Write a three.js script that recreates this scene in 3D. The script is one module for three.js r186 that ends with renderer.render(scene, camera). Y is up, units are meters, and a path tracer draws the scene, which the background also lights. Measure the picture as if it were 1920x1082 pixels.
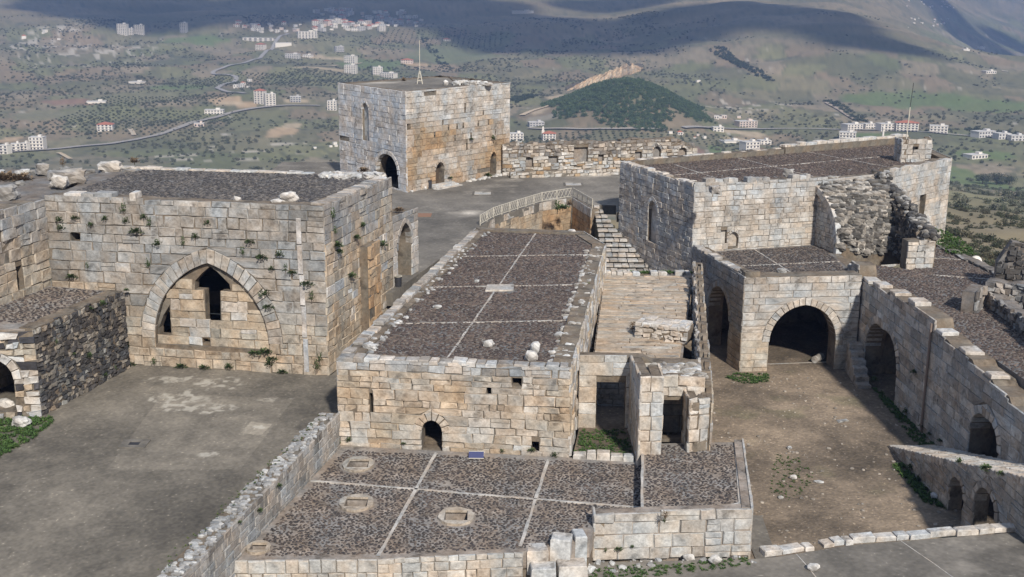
import * as THREE from 'three';
import { ImprovedNoise } from 'three/addons/math/ImprovedNoise.js';
import { mergeGeometries } from 'three/addons/utils/BufferGeometryUtils.js';

// ------------------------------------------------------------------ camera, sky, sun, exposure
const F = 2200, PITCH = Math.atan(561 / 2200), ROLL = 0.009, CAMY = 25;
const scene = new THREE.Scene();
const camera = new THREE.PerspectiveCamera(2 * Math.atan(541 / F) * 180 / Math.PI, 1920 / 1082, 0.5, 30000);
camera.rotation.order = 'YXZ';
camera.position.set(0, CAMY, 0);
camera.rotation.set(-PITCH, 0, ROLL);
scene.add(camera);
const SUN = new THREE.Vector3(0.23, 0.60, 0.76).normalize();
const SKY = 0.62;
// hazy spring sky with broken white cloud, computed as one panorama
{
  const n = new ImprovedNoise(), W = 512, H = 256, d = new Float32Array(W * H * 4); const fb = (x, y, z) => { let v = 0, a = 0.5, f = 1; for (let i = 0; i < 5; i++) { v += a * n.noise(x * f, y * f, z + i * 3.1); a *= 0.5; f *= 2.1; } return v; };
  for (let j = 0; j < H; j++) for (let i = 0; i < W; i++) {
    const e = ((j + 0.5) / H - 0.5) * Math.PI, p = (i + 0.5) / W * 2 * Math.PI, y = Math.sin(e), x = Math.cos(e) * Math.cos(p), z = Math.cos(e) * Math.sin(p); const t = Math.pow(Math.max(0, y), 0.55); let c = [0.62 + (0.24 - 0.62) * t, 0.70 + (0.37 - 0.70) * t, 0.80 + (0.62 - 0.80) * t];
    const s = 1 / (Math.max(0, y) + 0.28), k = Math.min(1, Math.max(0, (fb(x * s * 1.3, z * s * 1.3, 2.5) + 0.10) * 3.2)) * (y > 0 ? 1 : 0) * 0.85; c = c.map((v, q) => v + ([0.92, 0.91, 0.89][q] - v) * k); d.set([...c.map(v => v * SKY), 1], (j * W + i) * 4);
  }
  const t = new THREE.DataTexture(d, W, H, THREE.RGBAFormat, THREE.FloatType); t.mapping = THREE.EquirectangularReflectionMapping; t.magFilter = THREE.LinearFilter; t.minFilter = THREE.LinearFilter; t.wrapS = THREE.RepeatWrapping; t.needsUpdate = true; scene.background = t; scene.environment = t;
}
const sun = new THREE.DirectionalLight(new THREE.Color(1, 0.955, 0.885), 4.7);
sun.position.copy(SUN).multiplyScalar(400).add(new THREE.Vector3(0, 0, -90));
sun.target.position.set(0, 0, -90);
sun.castShadow = true;
sun.shadow.radius = 5;
sun.shadow.mapSize.set(4096, 4096);
Object.assign(sun.shadow.camera, { left: -110, right: 110, top: 110, bottom: -110, near: 10, far: 1200 });
scene.add(sun, sun.target);
scene.fog = new THREE.FogExp2(new THREE.Color(0.36, 0.54, 1.0), 0.00013);
const renderer = new THREE.WebGLRenderer({ antialias: true });
renderer.toneMapping = THREE.LinearToneMapping;
renderer.toneMappingExposure = 1.27;
renderer.shadowMap.enabled = true;

// ------------------------------------------------------------------ helpers
function RNG(s) { return () => { s |= 0; s = s + 0x6D2B79F5 | 0; let t = Math.imul(s ^ s >>> 15, 1 | s); t = t + Math.imul(t ^ t >>> 7, 61 | t) ^ t; return ((t ^ t >>> 14) >>> 0) / 4294967296; }; }
const rnd = RNG(77);
const rr = (a, b, r = rnd) => a + (b - a) * r();
const inoise = new ImprovedNoise();
const N3 = (x, y, z = 0) => inoise.noise(x, y, z);
const fbm = (x, y, o = 4, z = 0) => { let s = 0, a = 0.5, f = 1; for (let i = 0; i < o; i++) { s += a * N3(x * f, y * f, z + i * 7.3); a *= 0.5; f *= 2.03; } return s; };
const clamp = (x, a = 0, b = 1) => Math.min(b, Math.max(a, x));
const sstep = (a, b, x) => { const t = clamp((x - a) / (b - a)); return t * t * (3 - 2 * t); };
const mix = (a, b, t) => a + (b - a) * t;
const mixc = (a, b, t) => [mix(a[0], b[0], t), mix(a[1], b[1], t), mix(a[2], b[2], t)];
// pixel of the photograph -> point on the level h (used to measure the layout)
const CR = new THREE.Vector3(), CU = new THREE.Vector3(), CB = new THREE.Vector3();
camera.updateMatrixWorld(); camera.matrixWorld.extractBasis(CR, CU, CB);
function ray(px, py) { return new THREE.Vector3().addScaledVector(CR, (px - 960) / F).addScaledVector(CU, (541 - py) / F).sub(CB); }
function hit(px, py, h) { const d = ray(px, py); const t = (h - CAMY) / d.y; return [d.x * t, h, d.z * t]; }
const hxz = (px, py, h) => { const p = hit(px, py, h); return [p[0], p[2]]; };

const used = new Map();
function numbered(n) { const k = used.get(n) || 0; used.set(n, k + 1); return k ? `${n}_${String(k).padStart(3, '0')}` : n; }
function sh(o) { o.castShadow = true; o.receiveShadow = true; return o; }
function thing(name, label, category, pos = [0, 0, 0], group) {
  const o = new THREE.Group(); o.name = numbered(name); o.position.set(...pos); o.userData = { label, category };
  if (group) o.userData.group = group; scene.add(o); return o;
}
function mesh(name, geo, mat, parent, kind) { const m = sh(new THREE.Mesh(geo, mat)); m.name = name; if (kind) m.userData.kind = kind; if (parent) parent.add(m); return m; }
function struct(name, geo, mat) { const m = mesh(numbered(name), geo, mat, scene); m.userData.kind = 'structure'; return m; }

// geometry collector: flat quads with uv in metres and a colour
class GB {
  constructor() { this.p = []; this.n = []; this.u = []; this.c = []; }
  tri(a, b, c, col, ua, ub, uc) {
    const e1 = [b[0] - a[0], b[1] - a[1], b[2] - a[2]], e2 = [c[0] - a[0], c[1] - a[1], c[2] - a[2]];
    let n = [e1[1] * e2[2] - e1[2] * e2[1], e1[2] * e2[0] - e1[0] * e2[2], e1[0] * e2[1] - e1[1] * e2[0]];
    const l = Math.hypot(...n) || 1; n = n.map(v => v / l);
    this.p.push(...a, ...b, ...c); this.n.push(...n, ...n, ...n); this.u.push(...ua, ...ub, ...uc); this.c.push(...col, ...col, ...col);
  }
  quad(a, b, c, d, col, uv) { this.tri(a, b, c, col, uv[0], uv[1], uv[2]); this.tri(a, c, d, col, uv[0], uv[2], uv[3]); }
  geo() {
    const g = new THREE.BufferGeometry();
    g.setAttribute('position', new THREE.Float32BufferAttribute(this.p, 3)); g.setAttribute('normal', new THREE.Float32BufferAttribute(this.n, 3));
    g.setAttribute('uv', new THREE.Float32BufferAttribute(this.u, 2)); g.setAttribute('color', new THREE.Float32BufferAttribute(this.c, 3));
    return g;
  }
}
// a hewn block between eight corners: c[0..3] outer face (ccw), c[4..7] inner face; the outer edges are chamfered
function hewn(co, ch, col, r, jit = 0.015, uv0) {
  const g = new GB(); const m = [0, 0, 0], bm = [0, 0, 0];
  for (let i = 0; i < 4; i++) for (let k = 0; k < 3; k++) { m[k] += co[i][k] / 4; bm[k] += co[i + 4][k] / 4; }
  const out = [m[0] - bm[0], m[1] - bm[1], m[2] - bm[2]]; const ol = Math.hypot(...out) || 1; for (let k = 0; k < 3; k++) out[k] /= ol;
  const I = [], O = [];
  for (let i = 0; i < 4; i++) {
    const d = [m[0] - co[i][0], m[1] - co[i][1], m[2] - co[i][2]]; const l = Math.hypot(...d) || 1; const j = (r() - 0.5) * 2 * jit;
    const s = Math.min(ch * 1.4 * (0.6 + 0.8 * r()), l * 0.4);
    I.push([co[i][0] + d[0] / l * s + out[0] * j, co[i][1] + d[1] / l * s + out[1] * j, co[i][2] + d[2] / l * s + out[2] * j]);
    O.push([co[i][0] - out[0] * ch, co[i][1] - out[1] * ch, co[i][2] - out[2] * ch]);
  }
  const w = Math.hypot(co[1][0] - co[0][0], co[1][1] - co[0][1], co[1][2] - co[0][2]), h = Math.hypot(co[3][0] - co[0][0], co[3][1] - co[0][1], co[3][2] - co[0][2]);
  const ou = uv0 ? uv0[0] : r() * 9, ov = uv0 ? uv0[1] : r() * 9, U = (a, b) => [ou + a, ov + b];
  const fu = [U(0, 0), U(w, 0), U(w, h), U(0, h)];
  g.quad(I[0], I[1], I[2], I[3], col, fu);
  for (let i = 0; i < 4; i++) {
    const k = (i + 1) % 4; const L = i % 2 ? h : w;
    g.quad(O[i], O[k], I[k], I[i], col, [U(0, -ch), U(L, -ch), U(L, 0), U(0, 0)]);
    g.quad(co[i + 4], co[k + 4], O[k], O[i], col, [U(0, -ol), U(L, -ol), U(L, -ch), U(0, -ch)]);
  }
  return g.geo();
}
// box standing in the world, all six sides, chamfered top; yaw about its centre
function blockBox(cx, y0, cz, w, h, d, yaw, col, r, ch = 0.05) {
  const c = Math.cos(yaw), s = Math.sin(yaw); const P = (x, y, z) => [cx + x * c + z * s, y, cz - x * s + z * c];
  const j = () => (r() - 0.5) * 0.08 * Math.min(w, d);
  const t = [[-w / 2, d / 2], [w / 2, d / 2], [w / 2, -d / 2], [-w / 2, -d / 2]].map(a => P(a[0] + j(), y0 + h + j() * 0.5, a[1] + j()));
  const b = [[-w / 2, d / 2], [w / 2, d / 2], [w / 2, -d / 2], [-w / 2, -d / 2]].map(a => P(a[0], y0, a[1]));
  return hewn([...t, ...b], ch, col, r, 0.02);
}
// irregular boulder
const icoBase = new THREE.IcosahedronGeometry(1, 2), icoSmall = new THREE.IcosahedronGeometry(1, 1);
function rockGeo(w, h, d, col, seed, box = 0.6) {
  const g = new GB(); const pos = (w < 0.8 ? icoSmall : icoBase).attributes.position; const P = [];
  for (let i = 0; i < pos.count; i++) {
    let v = [pos.getX(i), pos.getY(i), pos.getZ(i)]; const m = Math.max(...v.map(Math.abs)); const q = v.map(a => a / m);
    v = v.map((a, k) => mix(a, q[k], box)); const n = 1 + 0.42 * N3(v[0] * 1.4 + seed, v[1] * 1.4, v[2] * 1.4 + seed * 0.37) + 0.12 * N3(v[0] * 4 + seed, v[1] * 4, v[2] * 4);
    P.push([v[0] * n * w / 2, (v[1] * n + 0.8) * h / 2, v[2] * n * d / 2]);
  }
  for (let i = 0; i < P.length; i += 3) g.tri(P[i], P[i + 1], P[i + 2], col, [P[i][0] + P[i][1], P[i][2]], [P[i + 1][0] + P[i + 1][1], P[i + 1][2]], [P[i + 2][0] + P[i + 2][1], P[i + 2][2]]);
  return g.geo();
}
// upright prism over a plan polygon [[x,z]...]
function prism(poly, y0, y1, holes = []) {
  const s = new THREE.Shape(poly.map(p => new THREE.Vector2(p[0], -p[1])));
  for (const h of holes) s.holes.push(new THREE.Path(h.map(p => new THREE.Vector2(p[0], -p[1]))));
  const g = new THREE.ExtrudeGeometry(s, { depth: y1 - y0, bevelEnabled: false }); g.rotateX(-Math.PI / 2); g.translate(0, y0, 0); return g;
}
function inPoly(x, z, poly) { let k = false; for (let i = 0, j = poly.length - 1; i < poly.length; j = i++) { const [xi, zi] = poly[i], [xj, zj] = poly[j]; if ((zi > z) !== (zj > z) && x < (xj - xi) * (z - zi) / (zj - zi) + xi) k = !k; } return k; }
function bar(a, b, r, seg = 6) {
  const A = new THREE.Vector3(...a), B = new THREE.Vector3(...b); const g = new THREE.CylinderGeometry(r, r, A.distanceTo(B), seg);
  g.applyQuaternion(new THREE.Quaternion().setFromUnitVectors(new THREE.Vector3(0, 1, 0), B.clone().sub(A).normalize())); g.translate((A.x + B.x) / 2, (A.y + B.y) / 2, (A.z + B.z) / 2); return g;
}

// ------------------------------------------------------------------ textures and materials
function tex(n, fn, srgb, rep = 0.25) {
  const d = new Uint8Array(n * n * 4);
  for (let y = 0; y < n; y++) for (let x = 0; x < n; x++) { const c = fn(x / n, y / n); const i = (y * n + x) * 4; d[i] = clamp(c[0]) * 255; d[i + 1] = clamp(c[1]) * 255; d[i + 2] = clamp(c[2]) * 255; d[i + 3] = 255; }
  const t = new THREE.DataTexture(d, n, n); t.wrapS = t.wrapT = THREE.RepeatWrapping; t.magFilter = THREE.LinearFilter; t.minFilter = THREE.LinearMipmapLinearFilter; t.generateMipmaps = true;
  if (srgb) t.colorSpace = THREE.SRGBColorSpace; t.repeat.set(rep, rep); t.needsUpdate = true; return t;
}
// noise that wraps on the unit square
function tnoise(u, v, f, o = 4, z = 0) { let s = 0, a = 0.5; const w = (x, y, k) => { const m = (q) => ((q % k) + k) % k; const xi = Math.floor(x), yi = Math.floor(y), fx = x - xi, fy = y - yi; const hsh = (i, j) => { let h = Math.imul(m(i) + 17, 374761393) ^ Math.imul(m(j) + 91, 668265263) ^ Math.imul((z + 3) | 0, 974634777); h = Math.imul(h ^ h >>> 13, 1274126177); return ((h ^ h >>> 16) >>> 0) / 4294967296; }; const sx = fx * fx * (3 - 2 * fx), sy = fy * fy * (3 - 2 * fy); return mix(mix(hsh(xi, yi), hsh(xi + 1, yi), sx), mix(hsh(xi, yi + 1), hsh(xi + 1, yi + 1), sx), sy); }; for (let i = 0; i < o; i++) { s += a * w(u * f, v * f, f); a *= 0.5; f *= 2; } return s; }
const stoneTex = tex(512, (u, v) => {
  const a = tnoise(u, v, 5, 5, 1), b = tnoise(u, v, 24, 3, 2), c = tnoise(u, v, 64, 2, 3), e = tnoise(u, v, 9, 4, 8);
  let k = 0.80 + 0.28 * (a - 0.45) + 0.24 * (b - 0.45) + 0.18 * (c - 0.4);
  if (c > 0.64) k -= 0.14; if (e > 0.58) k -= (e - 0.58) * 0.9;
  const warm = Math.max(-0.02, (tnoise(u, v, 4, 3, 4) - 0.42) * 0.14);
  return [k + warm + 0.03, k + 0.015, k - warm];
}, true, 0.22);
const stoneBump = tex(512, (u, v) => { const k = tnoise(u, v, 10, 5, 5) * 0.7 + tnoise(u, v, 40, 3, 6) * 0.4; return [k, k, k]; }, false, 0.22);
const concTex = tex(1024, (u, v) => {
  const a = tnoise(u, v, 3, 5, 11), b = tnoise(u, v, 14, 4, 12), c = tnoise(u, v, 128, 2, 13), s = tnoise(u, v, 6, 5, 14);
  let k = 0.50 + 0.34 * (a - 0.45) + 0.2 * (b - 0.45) + 0.16 * (c - 0.4); if (s > 0.58) k += (s - 0.58) * 1.3; if (c > 0.66) k += 0.12;
  return [k * 1.0, k * 0.975, k * 0.93];
}, true, 1 / 26);
const dirtTex = tex(1024, (u, v) => {
  const a = tnoise(u, v, 4, 5, 21), b = tnoise(u, v, 20, 4, 22), c = tnoise(u, v, 160, 2, 23), g = tnoise(u, v, 7, 4, 24);
  let k = 0.42 + 0.42 * (a - 0.45) + 0.2 * (b - 0.45) + 0.2 * (c - 0.4); if (c > 0.64) k += 0.16;
  const m = clamp((g - 0.62) * 4) * 0.5; return [mix(k * 1.06, k * 0.75, m), mix(k * 0.96, k * 0.8, m), mix(k * 0.84, k * 0.55, m)];
}, true, 1 / 24);
const fineBump = tex(512, (u, v) => { const k = tnoise(u, v, 30, 4, 31); return [k, k, k]; }, false, 0.2);
const M = {};
M.stone = new THREE.MeshStandardMaterial({ vertexColors: true, map: stoneTex, bumpMap: stoneBump, bumpScale: 0.05, roughness: 0.95 });
M.core = new THREE.MeshStandardMaterial({ color: new THREE.Color(0.25, 0.215, 0.17), map: stoneTex, roughness: 1 });
M.mortar = new THREE.MeshStandardMaterial({ color: new THREE.Color(0.38, 0.345, 0.31), map: stoneTex, bumpMap: fineBump, bumpScale: 0.02, roughness: 1 });
M.mortarDark = new THREE.MeshStandardMaterial({ color: new THREE.Color(0.25, 0.235, 0.22), map: stoneTex, bumpMap: fineBump, bumpScale: 0.02, roughness: 1 });
M.pebble = new THREE.MeshStandardMaterial({ color: 0xffffff, map: stoneTex, roughness: 0.8 });
M.conc = new THREE.MeshStandardMaterial({ color: new THREE.Color(0.68, 0.635, 0.58), map: concTex, bumpMap: fineBump, bumpScale: 0.01, roughness: 0.95 });
M.dirt = new THREE.MeshStandardMaterial({ color: new THREE.Color(0.86, 0.81, 0.75), map: dirtTex, bumpMap: fineBump, bumpScale: 0.05, roughness: 1 });
M.white = new THREE.MeshStandardMaterial({ color: new THREE.Color(0.62, 0.60, 0.56), map: stoneTex, roughness: 0.9 });
M.cream = new THREE.MeshStandardMaterial({ color: new THREE.Color(0.54, 0.49, 0.40), roughness: 0.5 });
M.dark = new THREE.MeshStandardMaterial({ color: new THREE.Color(0.03, 0.03, 0.035), roughness: 0.6 });
M.timber = new THREE.MeshStandardMaterial({ color: new THREE.Color(0.13, 0.10, 0.075), map: stoneTex, roughness: 0.9 });
M.leaf = new THREE.MeshStandardMaterial({ color: new THREE.Color(0.055, 0.085, 0.025), roughness: 0.9, side: THREE.DoubleSide });
M.dry = new THREE.MeshStandardMaterial({ color: new THREE.Color(0.17, 0.12, 0.075), roughness: 1, side: THREE.DoubleSide });
M.grass = new THREE.MeshStandardMaterial({ color: 0xffffff, roughness: 0.9, side: THREE.DoubleSide });

// ------------------------------------------------------------------ masonry
const GREY = [0.455, 0.445, 0.425], TAN = [0.62, 0.535, 0.42], PALE = [0.72, 0.705, 0.67], BROWN = [0.40, 0.28, 0.16], ORANGE = [0.57, 0.42, 0.27], BASALT = [0.075, 0.075, 0.085], BLUE = [0.50, 0.50, 0.50];
const soft = (a, b, u, v, r, s = 3) => mixc(a, b, clamp(0.5 + 0.95 * N3(u * 0.32, v * 0.4, s) + (r() - 0.5) * 0.45)), tone = (c, r, v = 0.075) => { const k = 1 + (r() - 0.5) * 2 * v, w = 1 + (r() - 0.5) * 0.06; return [c[0] * k * w, c[1] * k, c[2] * k / w]; };
function frame(a, b) {
  const dx = b[0] - a[0], dz = b[1] - a[1], L = Math.hypot(dx, dz), ux = dx / L, uz = dz / L;
  return { a, b, L, P: (u, v, w) => [a[0] + ux * u - uz * w, v, a[1] + uz * u + ux * w], ux, uz };
}
function arch(uc, v0, vs, a, rise, t = 0.55) {   // pointed (or round) opening with a ring of voussoirs
  const e = (rise * rise - a * a) / (2 * a), R = a + e;
  const hw = (v, x = 0) => v <= vs ? a + (x ? 0 : 0) : Math.max(0, Math.sqrt(Math.max(0, (R + x) ** 2 - (v - vs) ** 2)) - e);
  return { uc, v0, vs, a, rise, t, e, R, hw, vTop: vs + rise, outTop: vs + Math.sqrt(Math.max(0, (R + t) ** 2 - e * e)), kind: 'arch' };
}
function rect(u0, u1, v0, v1) { return { uc: (u0 + u1) / 2, v0, a: (u1 - u0) / 2, vTop: v1, outTop: v1, t: 0, hw: () => (u1 - u0) / 2, kind: 'rect' }; }
function openPath(o) {
  const p = [];
  if (o.kind === 'rect') return [[o.uc - o.a, o.v0], [o.uc + o.a, o.v0], [o.uc + o.a, o.vTop], [o.uc - o.a, o.vTop]];
  p.push([o.uc - o.a, o.v0], [o.uc + o.a, o.v0]);
  for (let i = 0; i <= 10; i++) { const v = o.vs + o.rise * Math.sin(i / 10 * Math.PI / 2); p.push([o.uc + o.hw(v), v]); }
  for (let i = 9; i >= 0; i--) { const v = o.vs + o.rise * Math.sin(i / 10 * Math.PI / 2); p.push([o.uc - o.hw(v), v]); }
  return p;
}
class Masonry {   // collects the blocks of one thing; the 300 largest in view become parts, the rest one part
  constructor(parent, seed) { this.parent = parent; this.items = []; this.r = RNG(seed); }
  add(g, name = 'stone_block') {
    g.computeBoundingBox(); const b = g.boundingBox, s = b.getSize(new THREE.Vector3()), c = b.getCenter(new THREE.Vector3());
    this.items.push({ g, name, k: Math.max(s.x, s.z) * Math.max(s.y, 0.2) / (c.x * c.x + (c.y - CAMY) ** 2 + c.z * c.z) });
  }
  done(max = 300, mat = M.stone) {
    this.items.sort((a, b) => b.k - a.k); const rest = [];
    this.items.forEach((it, i) => { if (i < max) mesh(it.name, it.g, mat, this.parent); else rest.push(it.g); });
    if (rest.length) mesh('masonry', mergeGeometries(rest), mat, this.parent, 'stuff');
  }
  wall(f, o) {
    const r = this.r, { v0 = 0, top, openings = [], course = [0.5, 0.7], wid = [0.6, 1.5], thick = 1, tint, gap = 0.022, proud = 0.03, core = true, u0 = 0, u1 = f.L, rough = 0.02, coreMat = M.core, batter = 0, skip, ci = 0.08 } = o;
    const topF = typeof top === 'function' ? top : () => top;
    const BP = (u, v, w) => f.P(u, v, w + (batter ? batter * (topF(u) - v) : 0));
    let vmax = -1e9; for (let u = u0; u <= u1; u += 0.25) vmax = Math.max(vmax, topF(u));
    if (core) {
      const s = new THREE.Shape(); const c0 = u0 + ci, c1 = u1 - ci; s.moveTo(c0, v0); s.lineTo(c1, v0);
      const n = Math.max(2, Math.ceil((c1 - c0) / 0.5)); for (let i = n; i >= 0; i--) { const u = mix(c0, c1, i / n); s.lineTo(u, topF(u) - 0.07); }
      s.closePath();
      if (o.corePaths) for (const q of o.corePaths) s.holes.push(new THREE.Path(q.map(p => new THREE.Vector2(...p))));
      else for (const q of openings) s.holes.push(new THREE.Path(openPath({ ...q, v0: Math.max(q.v0, v0 + 0.02) }).map(p => new THREE.Vector2(clamp(p[0], c0 + 0.01, c1 - 0.01), p[1]))));
      const g = new THREE.ExtrudeGeometry(s, { depth: thick, bevelEnabled: false, curveSegments: 4 }); const p = g.attributes.position;
      for (let i = 0; i < p.count; i++) { const q = BP(p.getX(i), p.getY(i), p.getZ(i) - thick - 0.07); p.setXYZ(i, ...q); }
      g.computeVertexNormals(); mesh('wall_core', g, coreMat, this.parent);
    }
    for (let v = v0; v < vmax - 0.12;) {
      let h = rr(course[0], course[1], r); if (vmax - v - h < course[0] * 0.5) h = vmax - v;
      // free intervals of this course
      let iv = [[u0 + 0.013, u1 - 0.013, 0, 0]];
      const lo = v, hi = v + h, mid = v + h / 2;
      for (const q of openings) {
        if (mid < q.v0 || lo > q.outTop - 0.05) continue; const x = q.t && q.vs !== undefined && mid > q.vs ? q.t : 0;
        const wl = q.kind === 'rect' ? q.a : (lo > q.vs ? q.hw(lo, x) : q.a + (x ? 0.02 : 0)), wh = q.kind === 'rect' ? q.a : (hi > q.vs ? q.hw(hi, x) : q.a);
        const nx = []; for (const [a, b, da, db] of iv) {
          const L0 = q.uc - wl, L1 = q.uc - wh, R0 = q.uc + wl, R1 = q.uc + wh;
          if (Math.max(L0, L1) > a && Math.min(L0, L1) < b && Math.min(R0, R1) > a) { if (Math.max(L0, L1) > a + 0.1) nx.push([a, L0 - gap / 2, da, L1 - L0]); if (Math.min(R0, R1) < b - 0.1) nx.push([R0 + gap / 2, b, R1 - R0, db]); }
          else if (Math.max(R0, R1) > a && Math.min(L0, L1) < b) { if (Math.max(R0, R1) < b - 0.1 && Math.max(R0, R1) > a) nx.push([R0 + gap / 2, b, R1 - R0, db]); else if (Math.max(L0, L1) > a + 0.1) nx.push([a, L0 - gap / 2, da, L1 - L0]); }
          else nx.push([a, b, da, db]);
        } iv = nx;
      }
      for (const q of openings) if (q.t && q.kind === 'arch' && lo < q.outTop - 0.06 && hi > q.outTop + 0.02 && mid > q.v0 && topF(q.uc) > hi - 0.02) { const wl = q.hw(lo, q.t); for (const sg of [-1, 1]) { let c = [[q.uc + sg * (wl + 0.02), lo + 0.01], [q.uc + sg * 0.012, q.outTop + 0.015], [q.uc + sg * 0.012, hi - 0.015], [q.uc + sg * 0.05, hi - 0.015]]; if (sg > 0) c = [c[1], c[0], c[3], c[2]]; this.add(hewn([...c.map(p => BP(p[0], p[1], 0.01)), ...c.map(p => BP(p[0], p[1], -0.12))], 0.02, tone(tint(q.uc, mid, r), r), r, 0.005)); } }
      for (const [a, b, da, db] of iv) {
        const n = Math.max(1, Math.round((b - a) / rr(wid[0] + (wid[1] - wid[0]) * 0.3, wid[1] * 0.9, r))); const cuts = [a]; const ws = []; let sum = 0;
        for (let i = 0; i < n; i++) { const w = rr(wid[0], wid[1], r); ws.push(w); sum += w; }
        let acc = a; for (let i = 0; i < n; i++) { acc += ws[i] / sum * (b - a); cuts.push(i === n - 1 ? b : acc); }
        for (let i = 0; i < n; i++) {
          const A = cuts[i], B = cuts[i + 1]; const t = Math.min(topF(mix(A, B, 0.3)), topF(mix(A, B, 0.7))); const vt = Math.min(hi, t);
          if (vt - lo < 0.14 || B - A < 0.08) continue; const uc = (A + B) / 2; if (skip && skip(uc, mid, r)) continue;
          const g2 = gap / 2, w1 = (r() - 0.35) * 2 * proud; const jj = () => (r() - 0.5) * rough * 2.2;
          const q = [[A + g2 + (i ? 0 : 0) + jj(), lo + g2 + jj()], [B - g2 + jj(), lo + g2 + jj()], [B - g2 + (i === n - 1 ? db * (vt - lo) / h : 0) + jj(), vt - g2 + jj()], [A + g2 + (i ? 0 : da * (vt - lo) / h) + jj(), vt - g2 + jj()]];
          if (q[2][0] - q[3][0] < 0.05) { const m = (q[2][0] + q[3][0]) / 2; q[2][0] = m + 0.03; q[3][0] = m - 0.03; }
          if (i === 0 && Math.abs(A - (u0 + 0.013)) < 1e-6) { q[0][0] = A; q[3][0] = A; } if (i === n - 1 && Math.abs(B - (u1 - 0.013)) < 1e-6) { q[1][0] = B; q[2][0] = B; }
          const put = (q) => { const st = 1 - 0.26 * clamp(N3(uc * 0.9 + f.a[0], mid * 0.16, 31) * 1.7 + 0.1); const col = tone(tint(uc, mid, r), r).map(v => v * st), w1 = (r() - 0.35) * 2 * proud; const co = [...q.map(p => BP(p[0], p[1], w1)), ...q.map(p => BP(p[0], p[1], -0.12))]; this.add(hewn(co, Math.min(0.04, (vt - lo) * 0.1), col, r, rough, [q[0][0] + f.a[0] * 1.7, q[0][1] + f.a[1]])); };
          const sp = r(); if (sp < 0.07 && vt - lo > 0.42) { const k = rr(0.38, 0.62, r), m0 = [mix(q[0][0], q[3][0], k), mix(q[0][1], q[3][1], k)], m1 = [mix(q[1][0], q[2][0], k), mix(q[1][1], q[2][1], k)]; put([q[0], q[1], [m1[0], m1[1] - g2], [m0[0], m0[1] - g2]]); put([[m0[0], m0[1] + g2], [m1[0], m1[1] + g2], q[2], q[3]]); }
          else put(q);
        }
      }
      v += h;
    }
    for (const q of openings) if (q.t && q.kind === 'arch') this.ring(f, q, tint, o.ringDepth || 0.5);
  }
  ring(f, q, tint, depth = 0.5, proud = 0.045) {
    const r = this.r; const th = Math.atan2(q.rise, q.e), thO = Math.acos(clamp(q.e / (q.R + q.t), -1, 1)); const n = Math.max(4, Math.round(q.R * th / 0.48));
    for (const s of [-1, 1]) for (let i = 0; i < n; i++) {
      const A = (k, R, T) => { const t = T * k; return [q.uc + s * (R * Math.cos(t) - q.e), q.vs + R * Math.sin(t)]; };
      const g = 0.012 / q.R; const k0 = i / n + g, k1 = (i + 1) / n - g;
      let c = [A(k0, q.R, th), A(k0, q.R + q.t * rr(0.92, 1.06, r), thO), A(k1, q.R + q.t * rr(0.92, 1.06, r), thO), A(k1, q.R, th)]; if (s < 0) c = [c[1], c[0], c[3], c[2]];
      const w = proud + r() * 0.02; this.add(hewn([...c.map(p => f.P(p[0], p[1], w)), ...c.map(p => f.P(p[0], p[1], -depth))], 0.03, tone(tint(q.uc, q.vs + q.rise, r), r, 0.1), r), 'voussoir');
    }
  }
  coping(f, u0, u1, vF, depth, h, tint, wid = [0.6, 1.1], miss = 0.05) {   // a row of cap blocks lying along the wall top
    const r = this.r; for (let u = u0; u < u1 - 0.2;) {
      const w = Math.min(rr(wid[0], wid[1], r), u1 - u); if (r() > miss) {
        const c = f.P(u + w / 2, 0, -depth / 2 + rr(-0.05, 0.06, r)); const v = typeof vF === 'function' ? vF(u + w / 2) : vF;
        this.add(blockBox(c[0], v - 0.04, c[2], w - 0.04, h * rr(0.75, 1.15, r), depth * rr(0.88, 1.05, r), -Math.atan2(f.uz, f.ux) + rr(-0.05, 0.05, r), tone(tint(u, v, r), r), r), 'coping_stone');
      } u += w;
    }
  }
}
const jag = (seed, amp, fr = 0.7) => u => amp * (N3(u * fr, seed, 0.5) + 0.6 * Math.sign(N3(Math.floor(u * 1.1) * 0.73, seed + 5, 2.2)) * 0.5);

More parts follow.
